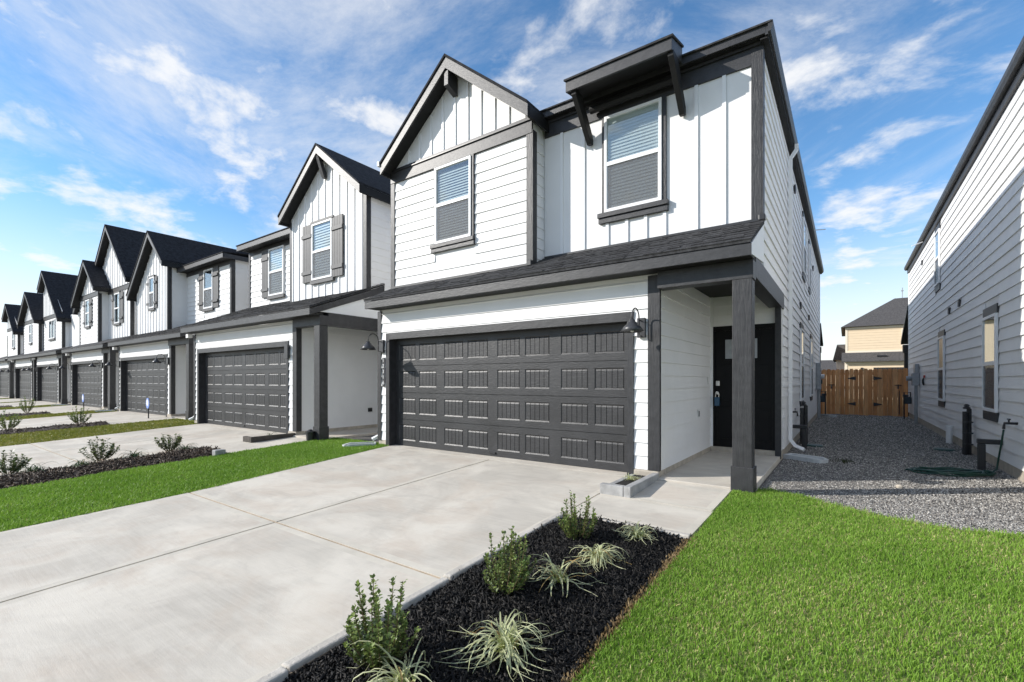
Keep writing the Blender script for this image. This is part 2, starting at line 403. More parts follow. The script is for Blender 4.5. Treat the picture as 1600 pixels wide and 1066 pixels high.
def gable_roof(par, x0, x1, xp, zp, sl, yf, yb, lod=1, over=.30, fas=.195, ply=.05, left=True):
    """two slopes with rake boards, soffit and a dark roof sheet; x0/x1 are the eave ends, yf the wall plane, the rake hangs 'over' in front"""
    yr = yf-over
    r = MB(); s_ = MB()
    for xe in (x0, x1):
        ze = zp-sl*abs(xe-xp)
        A = [(xp, yr-.02, zp+.005), (xe, yr-.02, ze+.005), (xe, yr-.02, ze+.005+ply), (xp, yr-.02, zp+.005+ply)]
        r.prism(A, (0, yb-yr+.02, 0))
        B = [(xp, yr+.04, zp-.02-fas*.55), (xe, yr+.04, ze-.02-fas*.55), (xe, yr+.04, ze-fas*.2), (xp, yr+.04, zp-fas*.2)]
        s_.prism(B, (0, over-.02 if xe == x0 or True else 0, 0))
    roof = r.build('roof', 'roofing', par)
    s_.build('soffit', 'soffit', roof)
    for xe in (x0, x1):
        ze = zp-sl*abs(xe-xp); mb = MB()
        A = [(xp, yr, zp-fas), (xe, yr, ze-fas), (xe, yr, ze), (xp, yr, zp)]
        mb.prism(A, (0, .035, 0)); mb.build('rake_board', 'trim', roof)
        # eave board along the side
        sg = 1 if xe > xp else -1
        bx('eave_board', 'soffit', roof, xe-.03*sg, xe+.012*sg, yr+.036, yb, ze-fas*.95, ze-.002)
    return roof

def shingles(par, x0, x1, ya, za, yb, zb, expo=.135, name='shingles'):
    """courses of tabs laid on a slope that rises from (ya,za) to (yb,zb)"""
    L = math.hypot(yb-ya, zb-za); u = np.array([0, (yb-ya)/L, (zb-za)/L]); nrm = np.array([0, -(zb-za)/L, (yb-ya)/L])
    V = []; Fs = []; rows = int(L/expo)+1
    for r in range(rows):
        s0 = r*expo; s1 = min(s0+expo+.02, L)
        if s0 >= L-.01: break
        x = x0-(random.random()*.2)
        while x < x1:
            w = random.uniform(.13, .30); a = max(x, x0); b = min(x+w-.004, x1); x += w
            if b-a < .02: continue
            t = random.choice((.009, .013, .019)); dr = random.uniform(-.006, .006) if r else 0
            o = len(V)
            for (xx, ss, tt) in ((a, s0+dr, 0), (b, s0+dr, 0), (b, s1, 0), (a, s1, 0), (a, s0+dr, t), (b, s0+dr, t), (b, s1, .003), (a, s1, .003)):
                V.append(np.array([xx, ya, za])+u*ss+nrm*(tt+.002))
            Fs += [(o+4,o+5,o+6,o+7), (o,o+1,o+5,o+4), (o+1,o+2,o+6,o+5), (o+3,o,o+4,o+7)]
    mb = MB(); mb.v = [tuple(v) for v in V]; mb.f = Fs
    return mb.build(name, 'shingle', par, kind='stuff')

def bb_wall(F, par, pts, battens, top, base_z, holes=(), lod=1, d=.014):
    """board-and-batten: white panels between battens as parts, battens proud; top(x) gives the upper limit"""
    mb = MB(); F.poly(mb, pts, 0, d*.5); mb.build('panel', 'panel', par)
    J = MB()
    for a in battens:
        segs = [(base_z, top(a))]
        for h in holes:
            if h[0]-.02 < a < h[1]+.02:
                ns = []
                for (p, q) in segs:
                    if h[2] > p+.03: ns.append((p, min(q, h[2])))
                    if h[3] < q-.03: ns.append((max(p, h[3]), q))
                segs = ns
        for (p, q) in segs:
            if q-p < .04: continue
            if lod <= 2: fbox(F, 'batten', 'white_trim', par, a-.024, a+.024, p, q, d*.5, d*.5+.022)
            else: F.box(J, a-.024, a+.024, p, q, d*.5, d*.5+.022)
    if J.v: J.build('battens', 'white_trim', par, kind='stuff')

# ------------------------------------------------------------------ setting: ground, street, driveways, walks
g = MB()
ys = [-700, -11, -9.6, -6, -3, -.2, 0.6, 3, 30, 900]; zs = [-.55, -.55, -.47, -.33, -.20, -.16, -.15, -.16, -.17, -.2]
V = []; Fc = []
xs_ = [-900, -60, -20, 0, 20, 60, 900]
for j, y in enumerate(ys):
    for x in xs_: V.append((x, y, zs[j]))
n_ = len(xs_)
for j in range(len(ys)-1):
    for i in range(n_-1): Fc.append((j*n_+i, j*n_+i+1, (j+1)*n_+i+1, (j+1)*n_+i))
g.add(V, Fc); gr = g.build('ground', 'dirt'); gr['kind'] = 'structure'
st = bx('street', 'asphalt', None, -300, 300, -20, -11.6, -.6, -.52); st['kind'] = 'structure'
kb = bx('kerb', 'concrete', None, -300, 300, -11.6, -11.4, -.6, -.42, .02); kb['kind'] = 'structure'

def sheet(name, m, pts, thick=.12, par=None, bevel=0., **k):
    """slab following the ground slope: polygon of (x,y), top at GZ(y)+lift"""
    lift = k.pop('lift', 0.)
    n = len(pts); mb = MB()
    mb.add([(x, y, GZ(y)+lift) for x, y in pts]+[(x, y, GZ(y)+lift-thick) for x, y in pts],
           [tuple(range(n)), tuple(range(2*n-1, n-1, -1))]+[(i, n+i, n+(i+1) % n, (i+1) % n) for i in range(n)])
    return mb.build(name, m, par, bevel, **k)
def inset(pts, d):
    n = len(pts); out = []
    for i in range(n):
        p0, p1, p2 = (Vector(pts[i-1]), Vector(pts[i]), Vector(pts[(i+1) % n]))
        a = (p1-p0).normalized(); b = (p2-p1).normalized(); na = Vector((-a.y, a.x)); nb_ = Vector((-b.y, b.x)); m_ = (na+nb_).normalized()
        out.append(tuple(p1+m_*(d/max(.3, m_.dot(na)))))
    return out
def slab(pts, par, lift=0., thick=.1, band=.075):
    """poured slab: broom-finished field, smooth tooled band along its edges"""
    q = inset(pts, band); n = len(pts); Z = lambda y: GZ(y)+lift
    mb = MB(); mb.add([(x, y, Z(y)) for x, y in pts]+[(x, y, Z(y)) for x, y in q]+[(x, y, Z(y)-thick) for x, y in pts],
        [tuple(range(n, 2*n))]+[(i, (i+1) % n, n+(i+1) % n, n+i) for i in range(n)]+[(i, 2*n+i, 2*n+(i+1) % n, (i+1) % n) for i in range(n)])
    o = mb.build('concrete_slab', 'concrete', par); o.data.materials.append(MATS['concrete_edge'])
    for f in o.data.polygons[1:]: f.material_index = 1
    return o
def driveway(x0, y0, full=True, lab=''):
    """driveway of a house whose garage corner is x0: base in the joints, slabs as parts"""
    xl, xr, xm = x0-5.33, x0-.37, x0-2.72
    d = sheet('driveway', 'jointfill', [(xl+.45, -11.3), (xr+.08, -11.3), (xr, y0-.1), (xl, y0-.1)], .12, lift=-.02, kind='structure')
    j = .013; yc = y0-3.62
    def lx(y): return xl+.45*min(1, (y0-y)/3.3)+.02
    for (ya, yb_) in ((-11.3, -7.6), (-7.6, yc), (yc, y0-.1)):
        for s_ in (0, 1):
            if s_ == 0: p = [(lx(ya), ya+j), (xm-j, ya+j), (xm-j, yb_-j), (lx(yb_), yb_-j)]
            else: p = [(xm+j, ya+j), (xr, ya+j), (xr, yb_-j), (xm+j, yb_-j)]
            slab(p, d)
    x1_ = lx(yc); mb = MB(); zj = GZ(yc)-.0035; mb.box(x1_, xr, yc-.010, yc+.010, zj-.06, zj); mb.build('expansion_board', 'expansion', d)
    # apron under the garage door
    sheet('concrete_slab', 'concrete', [(x0-5.30, y0-.095), (x0-.42, y0-.095), (x0-.42, y0+.14), (x0-5.30, y0+.14)], .1, d, lift=.001)
    return d
def walk(x0, y0, W):
    w = sheet('walkway', 'jointfill', [(x0-.36, y0-1.84), (x0+.88, y0-1.80), (x0+.90, y0-.11), (x0-.36, y0-.11)], .1, lift=-.022, kind='structure')
    for (a, b) in ((-1.83, -1.06), (-1.04, -.12)):
        slab([(x0-.35, y0+a), (x0+.885, y0+a), (x0+.90, y0+b), (x0-.35, y0+b)], w, .002)
    # porch slab
    p = bx('porch_slab', 'concrete', w, x0+.0, x0+W, y0-.10, y0+3.1, -.14, .022, .006)
    return w

# ------------------------------------------------------------------ house with the number plaque (nearest)
XL, W, Yb, Yr, Yd, Xb = -5.65, 1.104, .335, .70, 2.864, -2.186
OPL, OPR, OPT = -5.30, -.42, 2.085
h1 = thing('townhouse', (0, 0, 0), 'nearest white townhouse with gabled bay, charcoal garage door and porch post', 'house', 'row of white townhouses')
# cores
core = MB().box(XL, -.001, .22, 16.6, -.1, 2.66).box(XL, W-.002, Yr+.001, 16.6, 2.785, 5.62).box(.0, W-.002, Yd+.001, 16.6, -.1, 2.784)
core.box(XL, Xb-.002, Yb+.001, Yr, 2.85, 5.60).box(XL, OPL-.002, .001, .219, -.1, 2.68).box(OPR+.002, -.002, .001, .219, -.1, 2.68).box(OPL-.001, OPR+.001, .001, .219, OPT+.002, 2.68)
core.box(XL, -.002, .001, Yr, 2.681, 2.84)
core.build('wall', 'panel', h1)
# concrete footing
bx('footing', 'concrete_base', h1, XL+.01, OPL-.01, -.012, .2, -.16, .098); bx('footing', 'concrete_base', h1, OPR+.02, .012, -.03, .2, -.16, .098, .02)
bx('footing', 'concrete_base', h1, .0005, .014, .201, Yd, -.1, .10); bx('footing', 'concrete_base', h1, W-.01, W+.004, Yd, 16.6, -.25, .09)
F0 = Face('-Y', 0.)
# garage opening trim doubles as jamb lining
bx('garage_trim', 'trim_v', h1, OPL-.10, OPL, -.034, .21, -.02, OPT+.1245); bx('garage_trim', 'trim_v', h1, OPR, OPR+.09, -.034, .21, -.02, OPT+.1245)
bx('garage_trim', 'trim', h1, OPL-.0, OPR+.0, -.036, .20, OPT, OPT+.125)
garage_door(h1, OPL+.002, OPR-.002, .135, .0, OPT, 1)
lap(F0, h1, XL+.095, OPL-.10, .10, 2.62); lap(F0, h1, OPR+.09, -.135, .10, 2.62)
lap(F0, h1, OPL-.099, OPR+.089, OPT+.125, 2.62, b_start=.10)
bx('corner_board', 'trim_v', h1, XL-.004, XL+.095, -.03, .1, .09, 2.66); bx('corner_board', 'trim_v', h1, -.135, .022, -.03, .03, .10, 2.66)
# porch
Fp = Face('+X', 0.)
lap(Fp, h1, .031, Yd-.045, .10, 2.77)
bx('corner_board', 'white_trim', h1, .001, .05, Yd-.044, Yd-.0205, .10, 2.77)
Fd = Face('-Y', Yd)
lap(Fd, h1, .052, W-.075, 2.245, 2.77)
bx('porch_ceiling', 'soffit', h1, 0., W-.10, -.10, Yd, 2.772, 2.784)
bx('corner_board', 'trim_v', h1, W-.074, W+.012, Yd-.075, Yd+.001, -.02, 2.50)
bx('porch_beam', 'trim', h1, .023, 1.127, -.12, .085, 2.462, 2.68, .004)
bx('porch_beam', 'trim', h1, .93, 1.127, .0855, 3.17, 2.505, 2.765, .004)
pp = bx('porch_post', 'trim_v', h1, .905, 1.115, -.118, .083, .02, 2.462, .006)
bx('plinth', 'trim_v', pp, .890, 1.133, -.134, .098, -.01, .275, .005)
# front door
bx('door_trim', 'door_black', h1, .005, .075, Yd-.03, Yd+.0, .10, 2.243); bx('door_trim', 'door_black', h1, .075, W-.075, Yd-.03, Yd, 2.165, 2.243)
bx('door_trim', 'door_black', h1, .985, W-.0755, Yd-.03, Yd, .10, 2.165)
fd = bx('front_door', 'door_black', h1, .077, .983, Yd-.018, Yd+.0, .105, 2.163)
for (a, b, c, d_) in ((.12, .50, .25, .80), (.56, .94, .25, .80), (.12, .94, .92, 1.55)): bx('door_panel', 'door_black', fd, a, b, Yd-.026, Yd-.0185, c, d_, .006)
bx('glass_frame', 'door_black', fd, .225, .79, Yd-.03, Yd-.0185, 1.63, 2.035)
bx('door_glass', 'metal_grey', fd, .255, .50, Yd-.034, Yd-.0305, 1.665, 2.0); bx('door_glass', 'metal_grey', fd, .515, .76, Yd-.034, Yd-.0305, 1.665, 2.0)
bx('deadbolt', 'chrome', fd, .10, .165, Yd-.045, Yd-.0185, 1.185, 1.275, .006)
MB().tube([(.13, Yd-.019, 1.06), (.13, Yd-.08, 1.06)], .028, 12).build('door_knob', 'chrome', fd, smooth=False)
bx('door_sill', 'concrete_base', h1, 0.015, W-.02, Yd-.06, Yd+.01, .023, .104)
bx('outlet_cover', 'plastic_white', h1, .016, .026, 1.905, 1.985, .67, .80, .003)
bx('outlet', 'plastic_black', h1, .026, .033, 1.925, 1.965, .69, .78)
bx('doorbell', 'plastic_white', h1, .016, .03, 2.57, 2.635, 1.215, 1.345, .004)
# key box on the knob
kb_ = thing('lock_box', (.13, Yd-.07, .86), 'blue key lock box hanging from the black front door knob', 'lock box')
bx('body', 'blue_plastic', kb_, .088, .168, Yd-.10, Yd-.045, .83, .985, .008)
MB().tube([(.10, Yd-.07, .985), (.10, Yd-.07, 1.05), (.128, Yd-.07, 1.075), (.155, Yd-.07, 1.05), (.155, Yd-.07, .985)], .007, 6).build('shackle', 'chrome', kb_)
# lower roof over garage and porch
YF = -.32
slp = (3.385-2.845)/(Yr+.36)
lr = MB().prism([(XL-.01, -.355, 2.815), (XL-.01, -.355, 2.842), (XL-.01, Yr, 3.345), (XL-.01, Yr, 3.30)], (1.147-XL, 0, 0)).build('lower_roof', 'shingle', h1)
shingles(lr, XL-.012, 1.145, -.358, 2.843, Yr, 3.352)
bx('fascia', 'trim', lr, XL-.008, 1.139, YF-.02, YF+.02, 2.675, 2.814, .003)
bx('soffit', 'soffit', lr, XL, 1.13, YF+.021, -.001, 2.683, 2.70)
MB().prism([(1.110, YF+.02, 2.70), (1.110, YF+.02, 2.805), (1.110, Yr, 3.295), (1.110, Yr, 2.80)], (.022, 0, 0)).build('rake_board', 'white_trim', lr)
MB().prism([(XL-.002, YF+.02, 2.70), (XL-.002, YF+.02, 2.805), (XL-.002, Yr, 3.295), (XL-.002, Yr, 2.80)], (.02, 0, 0)).build('rake_board', 'trim', lr)
bx('flashing', 'metal_black', lr, XL+.0, Xb-.02, Yb-.045, Yb-.002, 3.15, 3.205); bx('flashing', 'metal_black', lr, Xb+.03, W+.01, Yr-.045, Yr-.002, 3.325, 3.372)
MB().box(Xb-.05, Xb+.035, Yb-.10, Yb-.03, 3.145, 3.24).build('kickout', 'metal_black', lr, .012)
MB().box(W-.03, W+.05, Yr-.06, Yr+.02, 3.34, 3.42).build('kickout', 'metal_black', lr, .012)
# gabled bay
Fb = Face('-Y', Yb)
wb = (-4.365, -3.465, 3.865, 5.31)
lap(Fb, h1, XL+.105, Xb-.10, 3.19, 5.327, holes=[(wb[0]-.04, wb[1]+.055, wb[2]-.16, 5.4)])
for (a, b) in ((XL-.006, XL+.105), (Xb-.10, Xb+.004)): bx('corner_board', 'trim_v', h1, a, b, Yb-.032, Yb+.06, 3.16, 5.327)
bx('corner_board', 'trim_v', h1, Xb-.001, Xb+.026, Yb-.031, Yb+.095, 3.19, 5.38)
bx('gable_band', 'trim', h1, XL-.004, Xb+.012, Yb-.04, Yb+.0, 5.328, 5.535, .003)
bx('band_cap', 'metal_black', h1, XL-.004, Xb+.03, Yb-.065, Yb, 5.5355, 5.552)
bx('cap_board', 'trim', h1, XL+.05, Xb+.02, Yb-.045, Yb, 5.553, 5.60)
fw_ = window(Fb, h1, *wb)
bx('window_casing', 'trim_v', h1, wb[0]-.035, wb[0]-.001, Yb-.045, Yb-.001, wb[2]-.01, 5.327); bx('window_casing', 'trim_v', h1, wb[1]+.001, wb[1]+.05, Yb-.045, Yb-.001, wb[2]-.01, 5.327)
bx('window_sill', 'trim', h1, -4.47, -3.395, Yb-.085, Yb-.001, 3.79, 3.855, .004); bx('sill_apron', 'trim', h1, -4.47, -3.395, Yb-.062, Yb-.001, 3.712, 3.786, .003)
xp, zp, sl = -3.862, 7.09, .815
top = lambda x: zp-.19-sl*abs(x-xp)
bb_wall(Fb, h1, [(XL+.03, 5.60), (Xb-.03, 5.60), (Xb-.03, max(5.602, top(Xb-.03))), (xp, top(xp)), (XL+.03, max(5.602, top(XL+.03)))], [-5.121, -4.815, -4.50, -4.19, -3.885, -3.575, -3.27, -2.965, -2.66], top, 5.60)
MB().prism([(XL, Yb+.001, 5.6), (Xb, Yb+.001, 5.6), (Xb, Yb+.001, top(Xb)+.12), (xp, Yb+.001, top(xp)+.12), (XL, Yb+.001, top(XL)+.12)], (0, .3, 0)).build('gable_wall', 'panel', h1)
gr1 = gable_roof(h1, -5.66, -2.085, xp, zp, sl, Yb, 7.5)
bx('frieze_trim', 'trim', gr1, -2.30, -2.185, Yb-.04, Yb-.001, 5.601, 5.655)
MB().prism([(xp-.05, .06, 6.60), (xp-.05, .06, 6.86), (xp-.05, Yb-.02, 6.86), (xp-.05, Yb-.02, 6.50)], (.10, 0, 0)).build('peak_bracket', 'trim', h1, .006)
bx('gutter_end', 'white_trim', h1, -5.72, -5.655, .0, .10, 5.60, 5.70, .012)
bx('gutter', 'metal_black', h1, -5.715, -5.672, .11, 7.4, 5.58, 5.68)
# bay return (right side of the bay) in siding
Fr_ = Face('+X', Xb-.001); lap(Fr_, h1, Yb+.096, Yr-.012, 3.30, 5.38, thick=.014)
# recessed upper wall, board and batten
Fu = Face('-Y', Yr); ww = (-1.06, -.168, 3.882, 5.365)
bb_wall(Fu, h1, [(Xb+.02, 3.34), (.99, 3.34), (.99, 5.379), (Xb+.02, 5.379)], [-1.834, -1.434, -1.023, -.708, -.416, -.136, .302, .661], lambda x: 5.378, 3.345, holes=[(-1.10, -.11, 3.72, 5.38)])
bx('corner_board', 'trim_v', h1, .99, W+.004, Yr-.034, Yr, 3.35, 5.60); bx('corner_board', 'trim_v', h1, W+.0045, W+.026, Yr-.033, Yr+.09, 3.35, 5.60)
bx('frieze', 'trim', h1, Xb+.02, .989, Yr-.03, Yr, 5.38, 5.60, .002); bx('frieze', 'trim', h1, Xb+.02, W+.03, Yr-.06, Yr-.0, 5.601, 5.64)
window(Fu, h1, *ww)
bx('window_casing', 'trim_v', h1, -1.104, -1.061, Yr-.045, Yr-.008, 3.87, 5.379); bx('window_casing', 'trim_v', h1, -.167, -.112, Yr-.045, Yr-.008, 3.87, 5.379)
bx('window_sill', 'trim', h1, -1.165, -.075, Yr-.09, Yr-.008, 3.805, 3.876, .004); bx('sill_apron', 'trim', h1, -1.155, -.08, Yr-.065, Yr-.008, 3.722, 3.80, .003)
# main eaves, gutter and low roof
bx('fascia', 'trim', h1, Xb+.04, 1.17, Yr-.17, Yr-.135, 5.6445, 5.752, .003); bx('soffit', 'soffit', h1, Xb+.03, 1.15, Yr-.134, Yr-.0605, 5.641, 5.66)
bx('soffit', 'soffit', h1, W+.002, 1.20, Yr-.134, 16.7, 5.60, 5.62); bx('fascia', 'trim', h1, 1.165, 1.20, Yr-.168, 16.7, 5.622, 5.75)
gt = MB(); gt.prism([(1.2005, Yr-.19, 5.64), (1.2005, Yr-.19, 5.765), (1.255, Yr-.19, 5.765), (1.255, Yr-.19, 5.70), (1.23, Yr-.19, 5.64)], (0, 16.9-Yr, 0)); gt.build('gutter', 'trim', h1)
rf = MB(); a0, a1, b0, b1 = XL-.02, 1.24, Yr-.20, 16.75; ze = 5.766; zr = 6.45; ym0, ym1 = b0+3.2, b1-3.2; xm = (a0+a1)/2
rf.add([(a0, b0, ze), (a1, b0, ze), (a1, b1, ze), (a0, b1, ze), (xm, ym0, zr), (xm, ym1, zr), (a0, b0, ze-.022), (a1, b0, ze-.022), (a1, b1, ze-.022), (a0, b1, ze-.022)],
       [(0, 1, 4), (1, 2, 5, 4), (2, 3, 5), (3, 0, 4, 5), (0, 6, 7, 1), (1, 7, 8, 2), (2, 8, 9, 3), (3, 9, 6, 0), (6, 9, 8, 7)])
rf.build('main_roof', 'shingle', h1)
# canopy over the right window
cn = MB().prism([(-1.43, .02, 5.735), (-1.43, .02, 5.762), (-1.43, Yr-.17, 5.90), (-1.43, Yr-.17, 5.873)], (1.605, 0, 0)).build('window_canopy', 'shingle', h1)
bx('fascia', 'trim', cn, -1.41, .155, .045, .08, 5.578, 5.734, .003)
for x in (-1.408, .128): MB().prism([(x, .0805, 5.582), (x, .0805, 5.738), (x, Yr-.175, 5.868), (x, Yr-.175, 5.66)], (.026, 0, 0)).build('side_board', 'trim', cn)
MB().prism([(-1.38, .081, 5.60), (-1.38, .081, 5.62), (-1.38, Yr-.18, 5.72), (-1.38, Yr-.18, 5.70)], (1.507, 0, 0)).build('soffit', 'soffit', cn)
MB().tube([(-1.26, Yr-.13, 5.50), (.09, Yr-.13, 5.50)], .055, 10).build('ledger', 'soffit', cn)
for x in (-1.335, .090):
    MB().prism([(x, .085, 5.598), (x, .30, 5.598), (x, Yr-.032, 5.12), (x, Yr-.032, 5.0), (x, Yr-.10, 4.995), (x, .085, 5.53)], (.075, 0, 0)).build('bracket', 'soffit', cn, .004)
# right side wall
Fs = Face('+X', W)
sw = [(6.62, 7.55, .80, 2.50), (10.35, 11.35, .80, 2.52)]; su = [(7.40, 8.25, 3.95, 5.30), (9.70, 10.35, 3.95, 5.18)]
holes = [(a-.02, b+.02, c-.13, d_+.14) for a, b, c, d_ in sw+su]
lap(Fs, h1, Yr+.091, 3.172, 2.77, 5.60, holes=holes); lap(Fs, h1, 3.173, 16.55, .10, 5.60, holes=holes, seams=True)
for (a, b, c, d_) in sw+su:
    window(Fs, h1, a, b, c, d_, blinds=False, lod=2, amber=True, k=.6, deep=.012)
    fbox(Fs, 'window_head', 'trim', h1, a-.015, b+.015, d_+.002, d_+.135, .002, .036); fbox(Fs, 'window_sill', 'trim', h1, a-.015, b+.015, c-.125, c-.002, .002, .036)
for (y, z) in ((6.65, 3.02), (9.65, 3.07), (5.13, 5.22), (11.6, 4.85)): fbox(Fs, 'wall_vent', 'trim', h1, y-.07, y+.07, z-.075, z+.075, .01, .05, .008)
MB().tube([(W+.15, 3.93, 5.62), (W+.15, 3.93, 5.52), (W+.06, 3.88, 5.36), (W+.06, 3.86, .35), (W+.06, 3.84, .20), (W+.14, 3.80, .09), (W+.28, 3.74, .04)], .042, 4).build('downspout', 'white_trim', h1)
MB().tube([(W+.16, 9.9, 5.60), (W+.42, 9.7, 5.52)], .012, 6).build('roof_drain_pipe', 'white_trim', h1)
bx('corner_board', 'white_trim', h1, W+.002, W+.03, 16.55, 16.62, .1, 5.6)
# left downspout foot
MB().tube([(XL-.05, .25, 2.6), (XL-.05, .2, .36), (XL-.10, .12, .27), (XL-.06, .05, .16), (XL-.16, -.04, .09)], .04, 4).build('downspout', 'white_trim', h1)
# rear porch of the nearest house, seen past its far corner
bx('rear_porch_post', 'trim_v', h1, W-.14, W-.02, 18.5, 18.7, -.2, 2.5); bx('rear_porch_beam', 'trim', h1, XL+2, W-.0, 18.45, 18.75, 2.5, 2.75)
MB().prism([(XL+2, 16.62, 3.5), (XL+2, 18.9, 2.8), (XL+2, 18.9, 2.9), (XL+2, 16.62, 3.6)], (W+.06-XL-2, 0, 0)).build('rear_porch_roof', 'shingle', h1)

# number plaque
pl = thing('number_plaque', (-5.470, 0, 1.44), 'black vertical plaque with white digits 12316 beside the garage', 'sign')
bx('plate', 'metal_black', pl, -5.512, -5.428, -.034, -.024, 1.155, 1.735, .004)
for i, ch in enumerate('12316'):
    cu = bpy.data.curves.new('digit', 'FONT'); cu.body = ch; cu.size = .098; cu.align_x = 'CENTER'; cu.align_y = 'CENTER'; cu.extrude = .003; cu.offset = .0
    to = bpy.data.objects.new('digit_src', cu); C.objects.link(to); bpy.context.view_layer.update()
    me = bpy.data.meshes.new_from_object(to.evaluated_get(bpy.context.evaluated_depsgraph_get())); bpy.data.objects.remove(to)
    do = bpy.data.objects.new('digit', me); C.objects.link(do); me.materials.clear(); me.materials.append(MATS['white_trim'])
    do.parent = pl; do.rotation_euler = (R(90), 0, 0); do.location = (0, -.038, 1.675-.11*i-1.44+.0)

# barn lamp
def lamp(x, y, z, label):
    """y is the wall face; z the centre of the back plate"""
    o = thing('wall_lamp', (x, y, z), label, 'lamp', 'black gooseneck wall lamps beside garage doors')
    bx('back_plate', 'metal_shade', o, x-.055, x+.055, y-.045, y, z-.13, z+.13, .006)
    arm = [(x, y-.045, z+.02)]
    MB().tube([(x, y-.04, z+.09), (x, y-.11, z+.10), (x, y-.115, z-.10), (x, y-.04, z-.11)], .009, 6).build('mount', 'metal_black', o)
    pts = [(x, y-.115, z-.10), (x, y-.115, z+.12)]
    for k in range(0, 13):
        a = math.pi*k/12; pts.append((x, y-.235+.12*math.cos(a), z+.12+.115*math.sin(a)))
    pts.append((x, y-.355, z+.06))
    MB().tube(pts, .0085, 8).build('gooseneck', 'metal_black', o, smooth=True)
    sh_ = MB().lathe([(.012, .075), (.034, .072), (.040, .045), (.058, .035), (.070, .008), (.098, -.012), (.150, -.085), (.146, -.085), (.094, -.015), (.060, .004), (.030, .01)], (x, y-.355, z+.005), 28).build('shade', 'metal_shade', o, smooth=True)
    MB().lathe([(.012, -.02), (.028, -.05), (.022, -.085), (.006, -.095)], (x, y-.355, z+.01), 12).build('bulb', 'plastic_white', o, smooth=True)
    return o
lp1 = lamp(-5.503, -.02, 1.955, 'black gooseneck lamp at the left of the nearest garage above the plaque')
lp2 = lamp(-.215, -.02, 1.98, 'black gooseneck lamp at the right of the nearest garage beside the porch')

